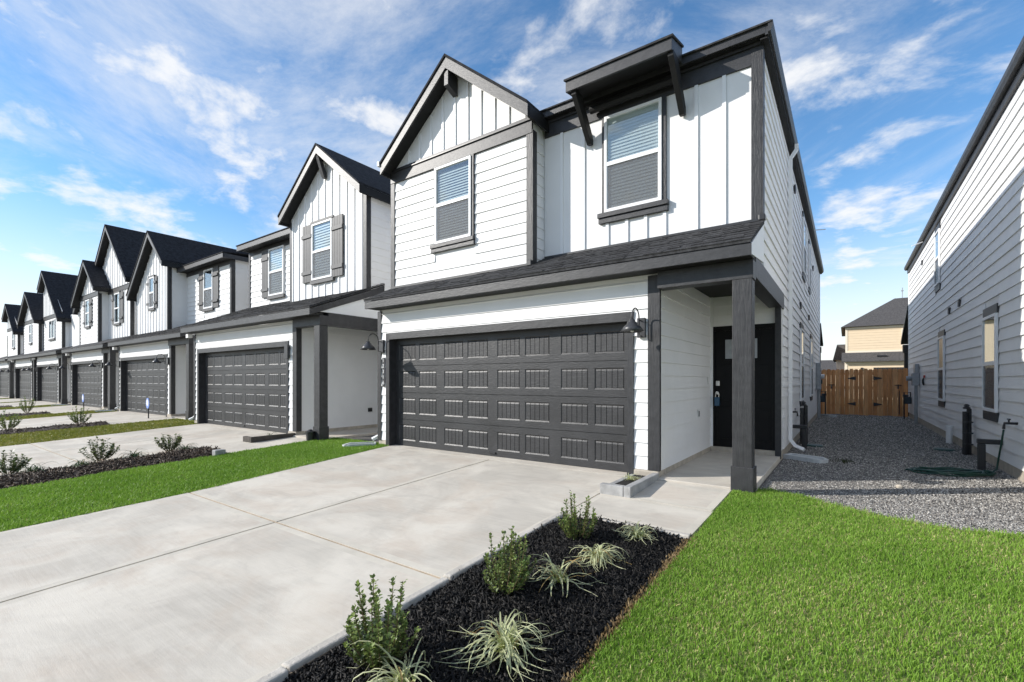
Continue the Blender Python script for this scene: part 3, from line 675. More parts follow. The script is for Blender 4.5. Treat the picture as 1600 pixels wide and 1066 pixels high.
# ------------------------------------------------------------------ the other townhouses of the row
def row_house(X0, Y0, Wd, label, lod, blocks, slope=.41, oz=0.):
    """X0: right garage corner, Y0: garage front, Wd: porch width; blocks: upper storey pieces"""
    h = thing('townhouse', (X0, Y0, 0), label, 'house', 'row of white townhouses')
    xl = X0-5.65; oL, oR, oT = X0-5.30, X0-.42, 2.085; xr = X0+Wd
    F = Face('-Y', Y0); ymax = max(b['y'] for b in blocks)
    jn = lod > 2
    c = MB().box(xl, X0-.001, Y0+.22, 14, -.1, 2.66).box(xl, oL-.002, Y0+.001, Y0+.219, -.1, 2.68).box(oR+.002, X0-.002, Y0+.001, Y0+.219, -.1, 2.68).box(oL-.001, oR+.001, Y0+.001, Y0+.219, oT+.002, 2.68)
    c.box(xl, xr-.01, ymax+.3, 14, 2.785, 5.0); c.build('wall', 'panel', h)
    for (a, b) in ((oL-.10, oL), (oR, oR+.09)): bx('garage_trim', 'trim_v', h, a, b, Y0-.034, Y0+.21, -.02, oT+.1245)
    bx('garage_trim', 'trim', h, oL, oR, Y0-.036, Y0+.20, oT, oT+.125)
    garage_door(h, oL+.002, oR-.002, Y0+.135, 0, oT, lod)
    lap(F, h, xl+.095, oL-.10, .10, 2.62, join=jn); lap(F, h, oR+.09, X0-.135, .10, 2.62, join=jn); lap(F, h, oL-.099, oR+.089, oT+.125, 2.62, b_start=.10, join=jn)
    bx('corner_board', 'trim_v', h, xl-.004, xl+.095, Y0-.03, Y0+.1, .09, 2.66); bx('corner_board', 'trim_v', h, X0-.135, X0+.03, Y0-.03, Y0+.10, .10, 2.66)
    bx('footing', 'concrete_base', h, xl+.01, oL-.01, Y0-.012, Y0+.2, -.16, .098); bx('footing', 'concrete_base', h, oR+.02, X0+.012, Y0-.03, Y0+.2, -.16, .098, .02)
    bx('footing', 'concrete_base', h, X0+.0005, X0+.014, Y0+.201, 13.9, -.2, .10)
    # garage side wall along the open porch
    lap(Face('+X', X0), h, Y0+.101, 9.0, .10, 2.78, join=jn, thick=.014)
    bx('porch_ceiling', 'soffit', h, X0+.02, xr-.10, Y0-.10, 9., 2.772, 2.784)
    bx('porch_beam', 'trim', h, X0+.031, xr+.02, Y0-.12, Y0+.085, 2.48, 2.69, .004); bx('porch_beam', 'trim', h, xr-.18, xr+.02, Y0+.0855, 9., 2.48, 2.765)
    pp = bx('porch_post', 'trim_v', h, xr-.21, xr, Y0-.118, Y0+.083, -.01, 2.48, .006); bx('plinth', 'trim_v', pp, xr-.225, xr+.016, Y0-.134, Y0+.098, -.03, .275)
    # lower roof
    yf = Y0-.35; z0 = 2.845; yt = ymax
    zz = lambda y: z0+slope*(y-yf)
    lr = MB().prism([(xl-.01, yf-.03, z0-.03), (xl-.01, yf-.03, z0), (xl-.01, yt, zz(yt)), (xl-.01, yt, zz(yt)-.04)], (xr+.05-xl, 0, 0)).build('lower_roof', 'shingle', h)
    if lod <= 3: shingles(lr, xl-.012, xr+.038, yf-.032, z0+.001, yt, zz(yt)+.012)
    bx('fascia', 'trim', lr, xl-.008, xr+.032, yf-.02, yf+.02, 2.675, 2.813); bx('soffit', 'soffit', lr, xl, xr, yf+.021, Y0-.001, 2.683, 2.70)
    MB().prism([(xr+.008, yf+.02, 2.68), (xr+.008, yf+.02, 2.81), (xr+.008, yt, zz(yt)-.05), (xr+.008, yt, zz(yt)-.22)], (.022, 0, 0)).build('rake_board', 'trim', lr)
    tri = MB().prism([(xr-.014, yf+.05, 2.766), (xr-.014, yt+.4, 2.766), (xr-.014, yt+.4, zz(yt)-.05), (xr-.014, yt, zz(yt)-.06), (xr-.014, yf+.1, 2.80)], (.02, 0, 0)); tri.build('side_panel', 'panel', h)
    if lod <= 3:
        MB().tube([(xl-.05, Y0+.2, 2.6), (xl-.05, Y0+.15, .36), (xl-.10, Y0+.07, .27), (xl-.06, Y0, .16), (xl-.16, Y0-.09, .09)], .04, 4).build('downspout', 'white_trim', h)
    bx('gutter_end', 'white_trim', h, xl-.10, xl+.06, Y0-.20, Y0-.08, 2.55, 2.66)
    # upper blocks
    for b in blocks:
        x0, x1, y = b['x0'], b['x1'], b['y']; zb = zz(y)-.02; ze = b.get('ze', 5.6); Fb_ = Face('-Y', y); yb_ = b.get('yb', y+6)
        ws = b.get('win', []); hol = [(w[0]-.03, w[1]+.03, w[2]-.15, w[3]+.03) for w in ws]
        gb = b.get('gable')
        if gb: xp_, zp_, sl_ = gb; tp = lambda x, xp_=xp_, zp_=zp_, sl_=sl_: zp_-.2-sl_*abs(x-xp_)
        else: tp = lambda x, ze=ze: ze-.14
        # core with gable shape
        if gb: poly = [(x0, zb), (x1, zb), (x1, max(zb+.1, tp(x1)+.1)), (xp_, tp(xp_)+.1), (x0, max(zb+.1, tp(x0)+.1))]
        else: poly = [(x0, zb), (x1, zb), (x1, ze-.02), (x0, ze-.02)]
        MB().prism([(a, y+.002, z) for a, z in poly], (0, yb_-y, 0)).build('wall', 'panel', h)
        band = b.get('band'); cl = b['clad']; bot = zb+.0
        step = .305 if lod < 4 else .36
        bat = [x0+.12+step*i for i in range(int((x1-x0-.16)/step)+1)]
        ztop = band if band else (min(tp(x0), tp(x1)) if gb else tp(x0))
        if cl == 'bb':
            if gb: pts = [(x0+.02, bot), (x1-.02, bot), (x1-.02, tp(x1)), (xp_, tp(xp_)), (x0+.02, tp(x0))]
            else: pts = [(x0+.02, bot), (x1-.02, bot), (x1-.02, ztop), (x0+.02, ztop)]
            bb_wall(Fb_, h, pts, bat, tp, bot, hol+([(x0, x1, band, band+.2)] if band else []), lod)
        else:
            lap(Fb_, h, x0+.09, x1-.09, bot, ztop, holes=hol, join=jn)
            if gb:
                zt = band+.21 if band else ztop
                pts = [(x0+.02, zt), (x1-.02, zt), (x1-.02, max(zt+.01, tp(x1))), (xp_, tp(xp_)), (x0+.02, max(zt+.01, tp(x0)))]
                bb_wall(Fb_, h, pts, bat, tp, zt, (), lod)
        if band: bx('gable_band', 'trim', h, x0-.004, x1+.012, y-.044, y, band, band+.2); bx('band_cap', 'metal_black', h, x0, x1+.02, y-.06, y, band+.2005, band+.22)
        hc = min(band or 99, tp(x1))
        bx('corner_board', 'trim_v', h, x1-.09, x1+.004, y-.034, y, bot, hc); bx('corner_board', 'trim_v', h, x1+.0045, x1+.026, y-.033, y+.10, bot, hc+.1)
        if b.get('lc', True): bx('corner_board', 'trim_v', h, x0-.004, x0+.09, y-.034, y, bot, min(hc, tp(x0)))
        # right return in siding
        if lod <= 3: lap(Face('+X', x1), h, y+.101, min(yb_, y+4), bot, hc, join=True, thick=.012)
        for w in ws:
            dd = .02 if cl == 'bb' else .004
            window(Fb_, h, w[0], w[1], w[2], w[3], blinds=lod <= 2, deep=dd*.6, lod=max(lod, 2), mull=w[4] == 'mull', double_hung=w[4] != 'mull')
            bx('window_sill', 'shutter', h, w[0]-.06, w[1]+.06, y-.085, y-.03, w[2]-.10, w[2]-.02)
            if w[4] in ('sh', 'shl', 'shr'): shutters(Face('-Y', y-.028), h, w[0], w[1], w[2]-.02, w[3]+.02, w[5], lod, {'sh': (0, 1), 'shl': (0,), 'shr': (1,)}[w[4]])
            if cl == 'bb': bx('window_head', 'shutter', h, w[0]-.04, w[1]+.06, y-.085, y-.03, w[3]+.005, w[3]+.06)
        if gb:
            ex = b.get('ext', .14); el = b.get('extl', ex)
            gable_roof(h, x0-el, x1+ex, xp_, zp_, sl_, y, yb_, lod)
            if b.get('bracket'): MB().prism([(xp_-.05, y-.28, zp_-.25), (xp_-.05, y-.20, zp_-.25), (xp_-.05, y-.03, zp_-.62), (xp_-.05, y-.03, zp_-.75), (xp_-.05, y-.10, zp_-.75)], (.10, 0, 0)).build('peak_bracket', 'trim', h)
        else:
            e = bx('fascia', 'trim', h, x0-.12, x1+.15, y-.36, y-.32, ze-.15, ze); bx('soffit', 'soffit', h, x0-.1, x1+.13, y-.319, y-.0, ze-.13, ze-.10)
            bx('fascia', 'trim', h, x1+.13, x1+.16, y-.319, yb_, ze-.15, ze); bx('frieze', 'trim', h, x0, x1, y-.03, y, ze-.28, ze-.13)
            MB().prism([(x0-.14, y-.38, ze+.002), (x0-.14, y-.38, ze+.03), (x0-.14, yb_, ze+.03+.14*(yb_-y)), (x0-.14, yb_, ze+.002+.14*(yb_-y))], (x1-x0+.32, 0, 0)).build('roof', 'roofing', h)
    return h
# second house: gable at the right, recessed window at the left
h2 = row_house(-8.33, -.2, 1.10, 'second white townhouse with shuttered gable window and open side porch', 2, [
    dict(x0=-13.98, x1=-10.56, y=1.40, ze=5.62, clad='lap', win=[(-12.66, -11.79, 3.90, 5.36, 'shl', .40)], yb=8, lc=True),
    dict(x0=-10.56, x1=-7.226, y=.90, clad='bb', gable=(-8.86, 7.2, .80), bracket=True, ext=.12, win=[(-9.43, -8.53, 3.90, 5.37, 'sh', .43)], yb=9)], slope=.41)
h3 = row_house(-17.13, .25, 1.78, 'third white townhouse with narrow shuttered window in its tall gable', 3, [
    dict(x0=-22.6, x1=-19.1, y=.80, clad='bb', gable=(-20.35, 7.12, .92), ext=.22, win=[(-20.95, -20.4, 4.18, 5.42, 'sh', .22)], yb=11),
    dict(x0=-19.1, x1=-15.30, y=1.42, ze=5.60, clad='lap', win=[(-17.45, -16.68, 3.93, 5.36, 'sh', .42)], yb=8, lc=False)], slope=.40)
h4 = row_house(-25.0, .3, 1.25, 'fourth white townhouse with a small gable in front of a tall gable', 4, [
    dict(x0=-30.4, x1=-27.15, y=.60, clad='lap', band=5.36, gable=(-28.50, 7.15, .86), ext=.35, win=[(-29.2, -28.5, 3.98, 5.30, 'sh', .35)], yb=3),
    dict(x0=-32.3, x1=-29.6, y=1.0, clad='lap', band=5.2, gable=(-29.6, 7.3, .80), ext=.1, win=[(-31.2, -30.6, 3.95, 5.15, 'none')], yb=9),
    dict(x0=-29.6, x1=-23.95, y=.98, clad='bb', band=5.42, gable=(-26.55, 8.62, .98), ext=.3, win=[(-26.1, -25.35, 3.95, 5.36, 'sh', .40)], yb=12)], slope=.42)
h5 = row_house(-33.1, .3, 1.2, 'fifth white townhouse with plain tall gable above a twin window', 4, [
    dict(x0=-38.7, x1=-34.0, y=.60, clad='lap', band=4.95, gable=(-37.5, 7.85, .82), ext=.3, extl=.0, win=[(-37.0, -35.6, 3.75, 4.85, 'mull')], yb=12),
    ], slope=.42)
h6 = row_house(-39.9, .3, 1.1, 'sixth white townhouse with a low gable at its right corner', 4, [
    dict(x0=-43.4, x1=-38.75, y=.42, clad='lap', band=4.98, gable=(-41.2, 6.95, .74), ext=.25, win=[(-41.4, -40.7, 3.7, 4.9, 'none')], yb=9),
    dict(x0=-46.0, x1=-43.4, y=1.3, ze=5.3, clad='lap', win=[(-45.2, -44.5, 3.8, 5.0, 'none')], yb=8)], slope=.42)
h7 = row_house(-47.8, .3, 1.1, 'farthest white townhouse at the left end of the row', 4, [
    dict(x0=-50.8, x1=-46.7, y=.6, clad='lap', band=5.0, gable=(-49.6, 7.0, .72), ext=.25, win=[(-48.6, -47.8, 3.7, 4.95, 'none')], yb=9),
    dict(x0=-53.4, x1=-50.8, y=1.3, ze=5.3, clad='lap', win=[(-52.4, -51.5, 3.8, 5.0, 'none')], yb=8)], slope=.42)
rv = MB().box(-17.2, -16.75, 4.0, 4.4, 6.25, 6.42).build('roof_vent', 'metal_grey', h3)
# electrical box and outlet on the second house
bx('outlet', 'plastic_black', h2, -8.33+.016, -8.33+.03, 1.76, 1.89, .45, .55)
bx('junction_box', 'metal_shade', h2, -8.72, -8.58, -.29, -.235, 1.80, 2.12)

# lamps of the farther houses (copies of the first lamp)
for (x, y, lab) in ((-17.13-.20, .25, 'black gooseneck lamp right of the third garage'), (-17.13-5.50, .25, 'black gooseneck lamp left of the third garage'),
                    (-25.2, .3, 'black gooseneck lamp right of the fourth garage'), (-30.5, .3, 'black gooseneck lamp left of the fourth garage'),
                    (-33.3, .3, 'black gooseneck lamp right of the fifth garage'), (-38.6, .3, 'black gooseneck lamp left of the fifth garage'),
                    (-40.1, .3, 'black gooseneck lamp right of the sixth garage'), (-45.4, .3, 'black gooseneck lamp left of the sixth garage'),
                    (-48.0, .3, 'black gooseneck lamp right of the farthest garage')):
    o = copy_tree(lp1); o.location = (x, y-.02, 1.955); o['label'] = lab

HOUSES = [(0., 0., 1.104), (-8.33, -.2, 1.10), (-17.13, .25, 1.78), (-25.0, .3, 1.25), (-33.1, .3, 1.2), (-39.9, .3, 1.1), (-47.8, .3, 1.1)]
for (x, y, w) in HOUSES: driveway(x, y); walk(x, y, w)

# ------------------------------------------------------------------ neighbour house on the right
XN = 3.89
nb = thing('townhouse', (XN+3, 8, 0), 'long lap sided white house wall at the right edge beyond the gravel', 'house')
MB().box(XN+.002, XN+6.7, .7, 16.5, -.1, 5.22).build('wall', 'panel', nb)
bx('footing', 'concrete_base', nb, XN-.004, XN+.01, .7, 16.5, -.3, .098)
Fn = Face('-X', XN)
nw = [(3.99, 4.85, .79, 2.315), (8.68, 9.54, .79, 2.33)]; nu = [(9.35, 10.08, 3.68, 5.02)]
hol = [(a-.02, b+.02, c-.15, d_+.15) for a, b, c, d_ in nw+nu]
lap(Fn, nb, .7, 16.42, .10, 5.24, holes=hol, seams=True)
Fnf = Face('-Y', .7); lap(Fnf, nb, XN+.12, XN+6.7, .10, 5.24, holes=[(XN+2.0, XN+3.1, 3.6, 5.2)], seams=True)
bx('corner_board', 'trim_v', nb, XN-.026, XN+.12, .668, .6995, .1, 5.24); window(Fnf, nb, XN+2.02, XN+3.08, 3.75, 5.15, lod=2); bx('window_sill', 'trim', nb, XN+1.95, XN+3.15, .60, .699, 3.62, 3.745)
bx('corner_board', 'white_trim', nb, XN-.028, XN+.002, 16.42, 16.52, .1, 5.24)
for (a, b, c, d_) in nw+nu:
    window(Fn, nb, a, b, c, d_, blinds=False, lod=2, amber=c < 3, k=.6, deep=.012)
    fbox(Fn, 'window_head', 'trim', nb, a-.015, b+.015, d_+.002, d_+.145, .002, .036); fbox(Fn, 'window_sill', 'trim', nb, a-.015, b+.015, c-.145, c-.002, .002, .036)
for (y, z) in ((8.05, 2.83), (6.91, 2.85), (12.63, 4.84)): fbox(Fn, 'wall_vent', 'trim', nb, y-.06, y+.06, z-.07, z+.07, .01, .05, .008)
bx('fascia', 'trim', nb, XN-.05, XN-.0, .5, 16.62, 5.243, 5.49)
MB().prism([(XN-.135, .45, 5.49), (XN-.135, .45, 5.42), (XN-.11, .45, 5.37), (XN-.0505, .45, 5.37), (XN-.0505, .45, 5.49)], (0, 16.2, 0)).build('gutter', 'trim', nb)
MB().add([(XN-.12, .4, 5.495), (XN+7, .4, 5.495), (XN+7, 16.65, 5.495), (XN-.12, 16.65, 5.495), (XN+3.3, 3.4, 6.1), (XN+3.3, 13.6, 6.1)], [(0, 1, 4), (1, 2, 5, 4), (2, 3, 5), (3, 0, 4, 5), (0, 3, 2, 1)]).build('main_roof', 'shingle', nb)
MB().tube([(XN-.10, 11.8, 5.28), (XN-.36, 11.6, 5.16)], .012, 6).build('roof_drain_pipe', 'white_trim', nb)
bx('rear_porch_post', 'trim_v', nb, XN+.02, XN+.22, 18.6, 18.8, -.2, 2.4); bx('rear_porch_beam', 'trim', nb, XN-.02, XN+5, 18.55, 18.85, 2.401, 2.72)
MB().prism([(XN-.06, 16.53, 3.9), (XN-.06, 19.0, 2.76), (XN-.06, 19.0, 2.90), (XN-.06, 16.53, 4.04)], (5, 0, 0)).build('rear_porch_roof', 'trim', nb)

# meters, pipes and hose bibs along the gravel passage
mt = thing('electric_meter', (XN, 13.4, 0), 'grey electric meter with conduit running down the right house wall', 'meter')
bx('meter_box', 'metal_grey', mt, XN-.20, XN-.022, 13.25, 13.60, 1.12, 1.50, .01)
bx('breaker_box', 'metal_grey', mt, XN-.13, XN-.022, 13.40, 13.75, 1.51, 1.80, .01)
MB().tube([(XN-.10, 13.35, -.15), (XN-.10, 13.35, 1.12)], .045, 10).build('conduit', 'metal_grey', mt)
MB().tube([(XN-.201, 13.45, 1.34), (XN-.33, 13.45, 1.34)], .075, 14).build('meter_dial', 'metal_grey', mt)
em = thing('electric_meter', (W, 14.2, 0), 'tall grey electric meter cabinet on the nearest house beside the fence', 'meter')
bx('panel_box', 'metal_grey', em, W+.022, W+.16, 13.75, 14.25, .95, 1.90, .01); MB().tube([(W+.09, 14.0, -.15), (W+.09, 14.0, .95)], .05, 10).build('conduit', 'metal_grey', em)
MB().tube([(W+.161, 14.0, 1.42), (W+.26, 14.0, 1.42)], .08, 12).build('meter_dial', 'plastic_white', em); bx('tag', 'green_plastic', em, W+.162, W+.20, 13.9, 14.1, 1.15, 1.3)
def gas(x, y, sgn, lab):
    o = thing('gas_meter', (x, y, 0), lab, 'gas meter', 'gas meters beside the fence')
    bx('meter_body', 'gasmeter', o, x-.11, x+.11, y-.09, y+.09, .45, .70, .03); MB().tube([(x+.08*sgn, y, .70), (x+.08*sgn, y, .86), (x-.10*sgn, y-.12, .86), (x-.10*sgn, y-.12, -.12)], .02, 8).build('pipe', 'metal_black', o)
    MB().lathe([(.02, -.01), (.08, 0), (.085, .05), (.03, .07)], (x-.05*sgn, y, .71), 14).build('regulator', 'gasmeter', o)
gas(XN-.14, 15.4, 1, 'dark gas meter by the gate at the right house corner'); gas(W+.15, 15.3, -1, 'dark gas meter by the fence at the nearest house corner')
cw = thing('cable_coil', (XN-.03, 12.2, 1.25), 'small cable coil with red tag hanging on the right house wall', 'cable')
MB().tube([(XN-.045+.012*math.sin(k*.9), 12.2+.14*math.cos(k*.5), 1.25+.11*math.sin(k*.5)) for k in range(27)], .012, 6).build('coil', 'metal_black', cw); bx('tag', 'red', cw, XN-.06, XN-.03, 11.95, 12.12, 1.36, 1.43)
co_ = MB().tube([(XN-.10, 7.5, -.12), (XN-.10, 7.5, .28)], .055, 14).tube([(XN-.10, 7.5, .2805), (XN-.10, 7.5, .31)], .065, 14).build('cleanout_pipe', 'plastic_white'); tag(co_, 'short white drain cleanout pipe at the foot of the right wall', 'pipe')
co2 = MB().tube([(W+.12, 6.3, -.12), (W+.12, 6.3, .30)], .055, 14).tube([(W+.12, 6.3, .3005), (W+.12, 6.3, .33)], .065, 14).build('cleanout_pipe', 'plastic_white'); tag(co2, 'short white cleanout pipe beside the nearest house wall', 'pipe')
def standpipe(x, y, h, lab, sg):
    o = thing('insulated_pipe', (x, y, 0), lab, 'pipe', 'black insulated water pipes')
    MB().tube([(x-.03, y, -.12), (x-.03, y, h)], .036, 10).tube([(x+.035, y+.07, -.12), (x+.035, y+.07, h+.05)], .036, 10).build('sleeve', 'plastic_black', o)
    for z in (.12, .32, .52): bx('clamp', 'metal_black', o, x-.07, x+.075, y-.042, y-.033, z, z+.025)
    MB().lathe([(.05, 0), (.055, .02), (.03, .05), (.045, .06), (.02, .09)], (x, y+.05, h+.045), 10).build('cap', 'metal_black', o)
    return o
standpipe(XN-.12, 5.55, .72, 'pair of black insulated pipes against the right house wall', -1)
standpipe(W+.16, 5.5, .70, 'black insulated pipes standing beside the nearest house wall', 1)
def bent_pipe(x, y, wx, lab):
    o = thing('covered_pipe', (x, y, 0), lab, 'pipe', 'black bent pipe covers')
    bx('riser', 'plastic_black', o, x-.042, x+.042, y-.042, y+.042, -.14, .33, .01); bx('elbow', 'plastic_black', o, min(x-.048, wx), max(x+.048, wx), y-.048, y+.048, .331, .40, .01)
    return o
bent_pipe(XN-.24, 3.75, XN-.02, 'black bent pipe cover beside the coiled hose'); bent_pipe(W+.22, 4.75, W+.02, 'black bent pipe cover next to the white downspout')
hb = thing('hose_bib', (XN, 3.0, .7), 'black outdoor tap on the right house wall feeding the hose', 'tap')
MB().tube([(XN-.01, 3.0, .70), (XN-.14, 3.0, .70), (XN-.15, 3.0, .62)], .018, 8).build('spout', 'metal_black', hb); MB().tube([(XN-.10, 3.0, .705), (XN-.10, 3.0, .75)], .01, 6).tube([(XN-.10, 2.95, .755), (XN-.10, 3.05, .755)], .012, 6).build('handle', 'metal_black', hb)
hb2 = thing('hose_bib', (W, 4.3, .68), 'small black outdoor tap on the nearest house side wall', 'tap')
MB().tube([(W+.01, 4.3, .68), (W+.13, 4.3, .68), (W+.14, 4.3, .60)], .018, 8).build('spout', 'metal_black', hb2); MB().tube([(W+.10, 4.25, .74), (W+.10, 4.35, .74)], .012, 6).tube([(W+.10, 4.3, .685), (W+.10, 4.3, .735)], .008, 6).build('handle', 'metal_black', hb2)
for (x, y, lab) in ((XN-.36, 6.1, 'flat green valve cover beside the insulated pipes at the right wall'), (W+.36, 5.3, 'flat green valve cover near the white downspout')):
    o = MB().lathe([(.02, -.12), (.16, -.11), (.16, -.05), (.14, -.035), (.02, -.03)], (x, y, 0), 18).build('valve_cover', 'green_plastic'); tag(o, lab, 'valve cover')
# coiled hose
pts = []
for k in range(240):
    t = k/239; a = t*2*math.pi*5.5; rr = 1-.28*(.5+.5*math.sin(t*17.3))-.08*math.sin(k*.23)
    pts.append((3.22+.47*rr*math.cos(a)+.03*math.sin(k*.21), 3.02+.20*rr*math.sin(a)*1.2+.33*rr*math.cos(a)*.35, -.035+.006*(k % 37)/8+.012*math.sin(k*.55)))
tail = [(3.66, 3.2, -.02), (3.72, 3.25, .03), (3.73, 3.2, .2), (3.74, 3.1, .42), (XN-.15, 3.0, .61)]
hz = MB().tube(pts+tail, .0115, 6).build('garden_hose', 'hose_green', smooth=True); tag(hz, 'dark green garden hose coiled on the gravel by the right wall', 'hose')
# splash blocks
def splash(x, y, rz, lab, z=.0):
    mb = MB(); c, s_ = math.cos(rz), math.sin(rz)
    def P(a, b, h): return (x+a*c-b*s_, y+a*s_+b*c, z+h)
    # a shallow trough: floor, two side rims, rounded open end
    outl = [(0, -.13), (.50, -.15), (.60, -.12), (.64, 0), (.60, .12), (.50, .15), (0, .13)]; inn = [(.04, -.08), (.50, -.10), (.57, -.08), (.59, 0), (.57, .08), (.50, .10), (.04, .08)]
    n = len(outl); mb.add([P(a, b, -.06) for a, b in outl]+[P(a, b, .05 if a < .55 else .03) for a, b in outl]+[P(a, b, .05 if a < .55 else .03) for a, b in inn]+[P(a, b, .012) for a, b in inn],
       [(i, (i+1) % n, n+(i+1) % n, n+i) for i in range(n)]+[(n+i, n+(i+1) % n, 2*n+(i+1) % n, 2*n+i) for i in range(n)]+[(2*n+i, 2*n+(i+1) % n, 3*n+(i+1) % n, 3*n+i) for i in range(n)]+[tuple(range(3*n, 4*n))])
    o = mb.build('splash_block', 'splash'); return tag(o, lab, 'splash block', 'splash blocks under downspouts')
splash(W+.06, 3.28, R(-25), 'pale splash block on gravel below the nearest house downspout', -.035)
splash(-5.72, -.02, R(232), 'pale splash block on grass at the left foot of the nearest garage', -.02)
splash(W+.2, 15.4, R(-60), 'pale splash block at the foot of the fence', -.06)
splash(-22.9, .1, R(232), 'pale splash block left of the third garage', -.01)
splash(-30.75, .15, R(232), 'pale splash block left of the fourth garage', -.01)
splash(-38.85, .15, R(232), 'pale splash block left of the fifth garage', -.01)
# black drain pot by the second porch post
o = MB().lathe([(.07, -.05), (.085, .16), (.095, .17), (.095, .20), (.06, .215), (.03, .24)], (-7.42, -.42, -.02), 16).build('drain_pot', 'plastic_black'); tag(o, 'small black pot in the grass by the second porch post', 'pot')
# security yard signs
for (x, y, lab) in ((-17.35, -.35, 'blue octagonal yard sign on a stake by the third garage'), (-25.25, -.35, 'blue octagonal yard sign on a stake by the fourth garage')):
    o = thing('yard_sign', (x, y, 0), lab, 'sign', 'blue yard signs')
    MB().tube([(x, y, -.1), (x, y, .5)], .02, 6).build('stake', 'metal_black', o)
    oc = [(x+.15*math.cos(R(22.5+45*k)), y-.03, .50+.19*math.sin(R(22.5+45*k))) for k in range(8)]
    MB().prism(oc, (0, .015, 0)).build('board', 'sign_blue', o)
    oc = [(x+.10*math.cos(R(22.5+45*k)), y-.034, .52+.12*math.sin(R(22.5+45*k))) for k in range(8)]
    MB().prism(oc, (0, .003, 0)).build('face', 'plastic_white', o)
# dark rocks round the sign feet
# ------------------------------------------------------------------ fence and gates
YFc = 16.62
fe = thing('wooden_gate', (2.5, YFc, 0), 'cedar double gate closing the gravel passage between two houses', 'gate')
x = W+.10; k = 0; bw = .148
xsb = []
while x < XN-.03:
    xsb.append(x); x += bw
for i, x in enumerate(xsb):
    z1 = 1.72+.012*math.sin(i*2.3); x1 = min(x+bw-.005, XN-.01); z0 = -.07-.01*math.sin(i*1.7)
    yy = YFc+(.0 if x < 1.35 or 2.10 < x < 2.72 else .02)+.002*(i % 3)
    mb = MB().prism([(x, yy, z0), (x1, yy, z0), (x1, yy, z1-.04), (x1-.03, yy, z1), (x+.03, yy, z1), (x, yy, z1-.04)], (0, .018, 0))
    mb.build('board', 'cedar' if i % 3 else 'cedar_pale', fe)
for z in (.25, .95, 1.5): bx('rail', 'cedar_pale', fe, W+.1, XN-.02, YFc+.045, YFc+.085, z, z+.085)
for x in (W+.05, 2.60, XN-.13): bx('post', 'cedar', fe, x, x+.10, YFc+.09, YFc+.19, -.2, 1.66)
for (xh, sg) in ((2.30, -1), (2.85, 1)):
    for z in (.36, 1.36):
        MB().prism([(xh, YFc-.008, z-.075), (xh, YFc-.008, z+.075), (xh+sg*.26, YFc-.008, z+.012), (xh+sg*.26, YFc-.008, z-.012)], (0, .007, 0)).build('hinge', 'metal_black', fe)
for x in (1.52, 3.58):
    mb = MB().box(x-.10, x+.10, YFc-.012, YFc-.002, 1.08, 1.11).box(x-.02, x+.02, YFc-.03, YFc-.013, .95, 1.12); mb.build('latch', 'metal_black', fe)
bx('vertical_bar', 'metal_black', fe, 3.60, 3.625, YFc-.03, YFc-.01, .0, .9)

# ------------------------------------------------------------------ houses beyond the fence
tn = thing('beige_house', (7, 42, 0), 'beige sided house with grey hip roof beyond the wooden gate', 'house')
TX0, TX1, TY = 1.95, 13.5, 40.
MB().box(TX0, TX1, TY, TY+9, -.2, 5.5).build('wall', 'tan', tn)
lap(Face('-Y', TY), tn, TX0+.14, TX1, 3.6, 5.35, join=True, m='tan', expo=.2); lap(Face('-Y', TY-.9), tn, TX0+.12, TX1, .0, 2.55, join=True, m='tan', expo=.2)
MB().box(TX0-.05, TX1, TY-.9, TY, -.2, 2.7).build('lower_wall', 'tan', tn)
bx('corner_board', 'tan_trim', tn, TX0-.01, TX0+.14, TY-.04, TY+.1, 3.5, 5.5); bx('corner_board', 'tan_trim', tn, TX0-.06, TX0+.12, TY-.94, TY-.8, -.1, 2.7)
bx('frieze', 'tan_trim', tn, TX0, TX1, TY-.05, TY, 5.35, 5.5); bx('skirt_board', 'tan_trim', tn, TX0, TX1, TY-.05, TY, 3.45, 3.6); bx('frieze', 'tan_trim', tn, TX0-.06, TX1, TY-.95, TY-.9, 2.55, 2.75)
MB().prism([(TX0-.25, TY-1.3, 2.78), (TX0-.25, TY, 3.50), (TX0-.25, TY, 3.44), (TX0-.25, TY-1.3, 2.70)], (12, 0, 0)).build('lower_roof', 'roofing_grey', tn)
MB().add([(TX0-.3, TY-.35, 5.52), (TX1, TY-.35, 5.52), (TX1, TY+9.3, 5.52), (TX0-.3, TY+9.3, 5.52), (5.3, TY+4.5, 8.15), (9, TY+4.5, 8.15)], [(0, 1, 5, 4), (1, 2, 5), (2, 3, 4, 5), (3, 0, 4), (0, 3, 2, 1)]).build('roof', 'roofing_grey', tn)
tw = window(Face('-Y', TY-.03), tn, 5.55, 6.5, 3.95, 5.05, blinds=False, lod=4)
bx('window_casing', 'tan_trim', tn, 5.4, 5.549, TY-.06, TY-.03, 3.85, 5.2)
bx('garage_opening', 'void', tn, 3.7, 6.8, TY-.935, TY-.905, .0, 2.25); bx('roof_vent', 'metal_black', tn, 3.9, 4.5, TY-.85, TY-.65, 3.1, 3.2); bx('wall_lamp', 'metal_black', tn, 2.9, 3.05, TY-1.05, TY-.945, 2.1, 2.25)
bh = thing('beige_house', (-7, 42, 0), 'unseen beige house added behind the nearest townhouse for tan window reflections', 'house')  # unseen house, added so the side windows have something tan to reflect
MB().box(-13.5, -.6, TY, TY+9, -.2, 5.5).build('wall', 'tan', bh)
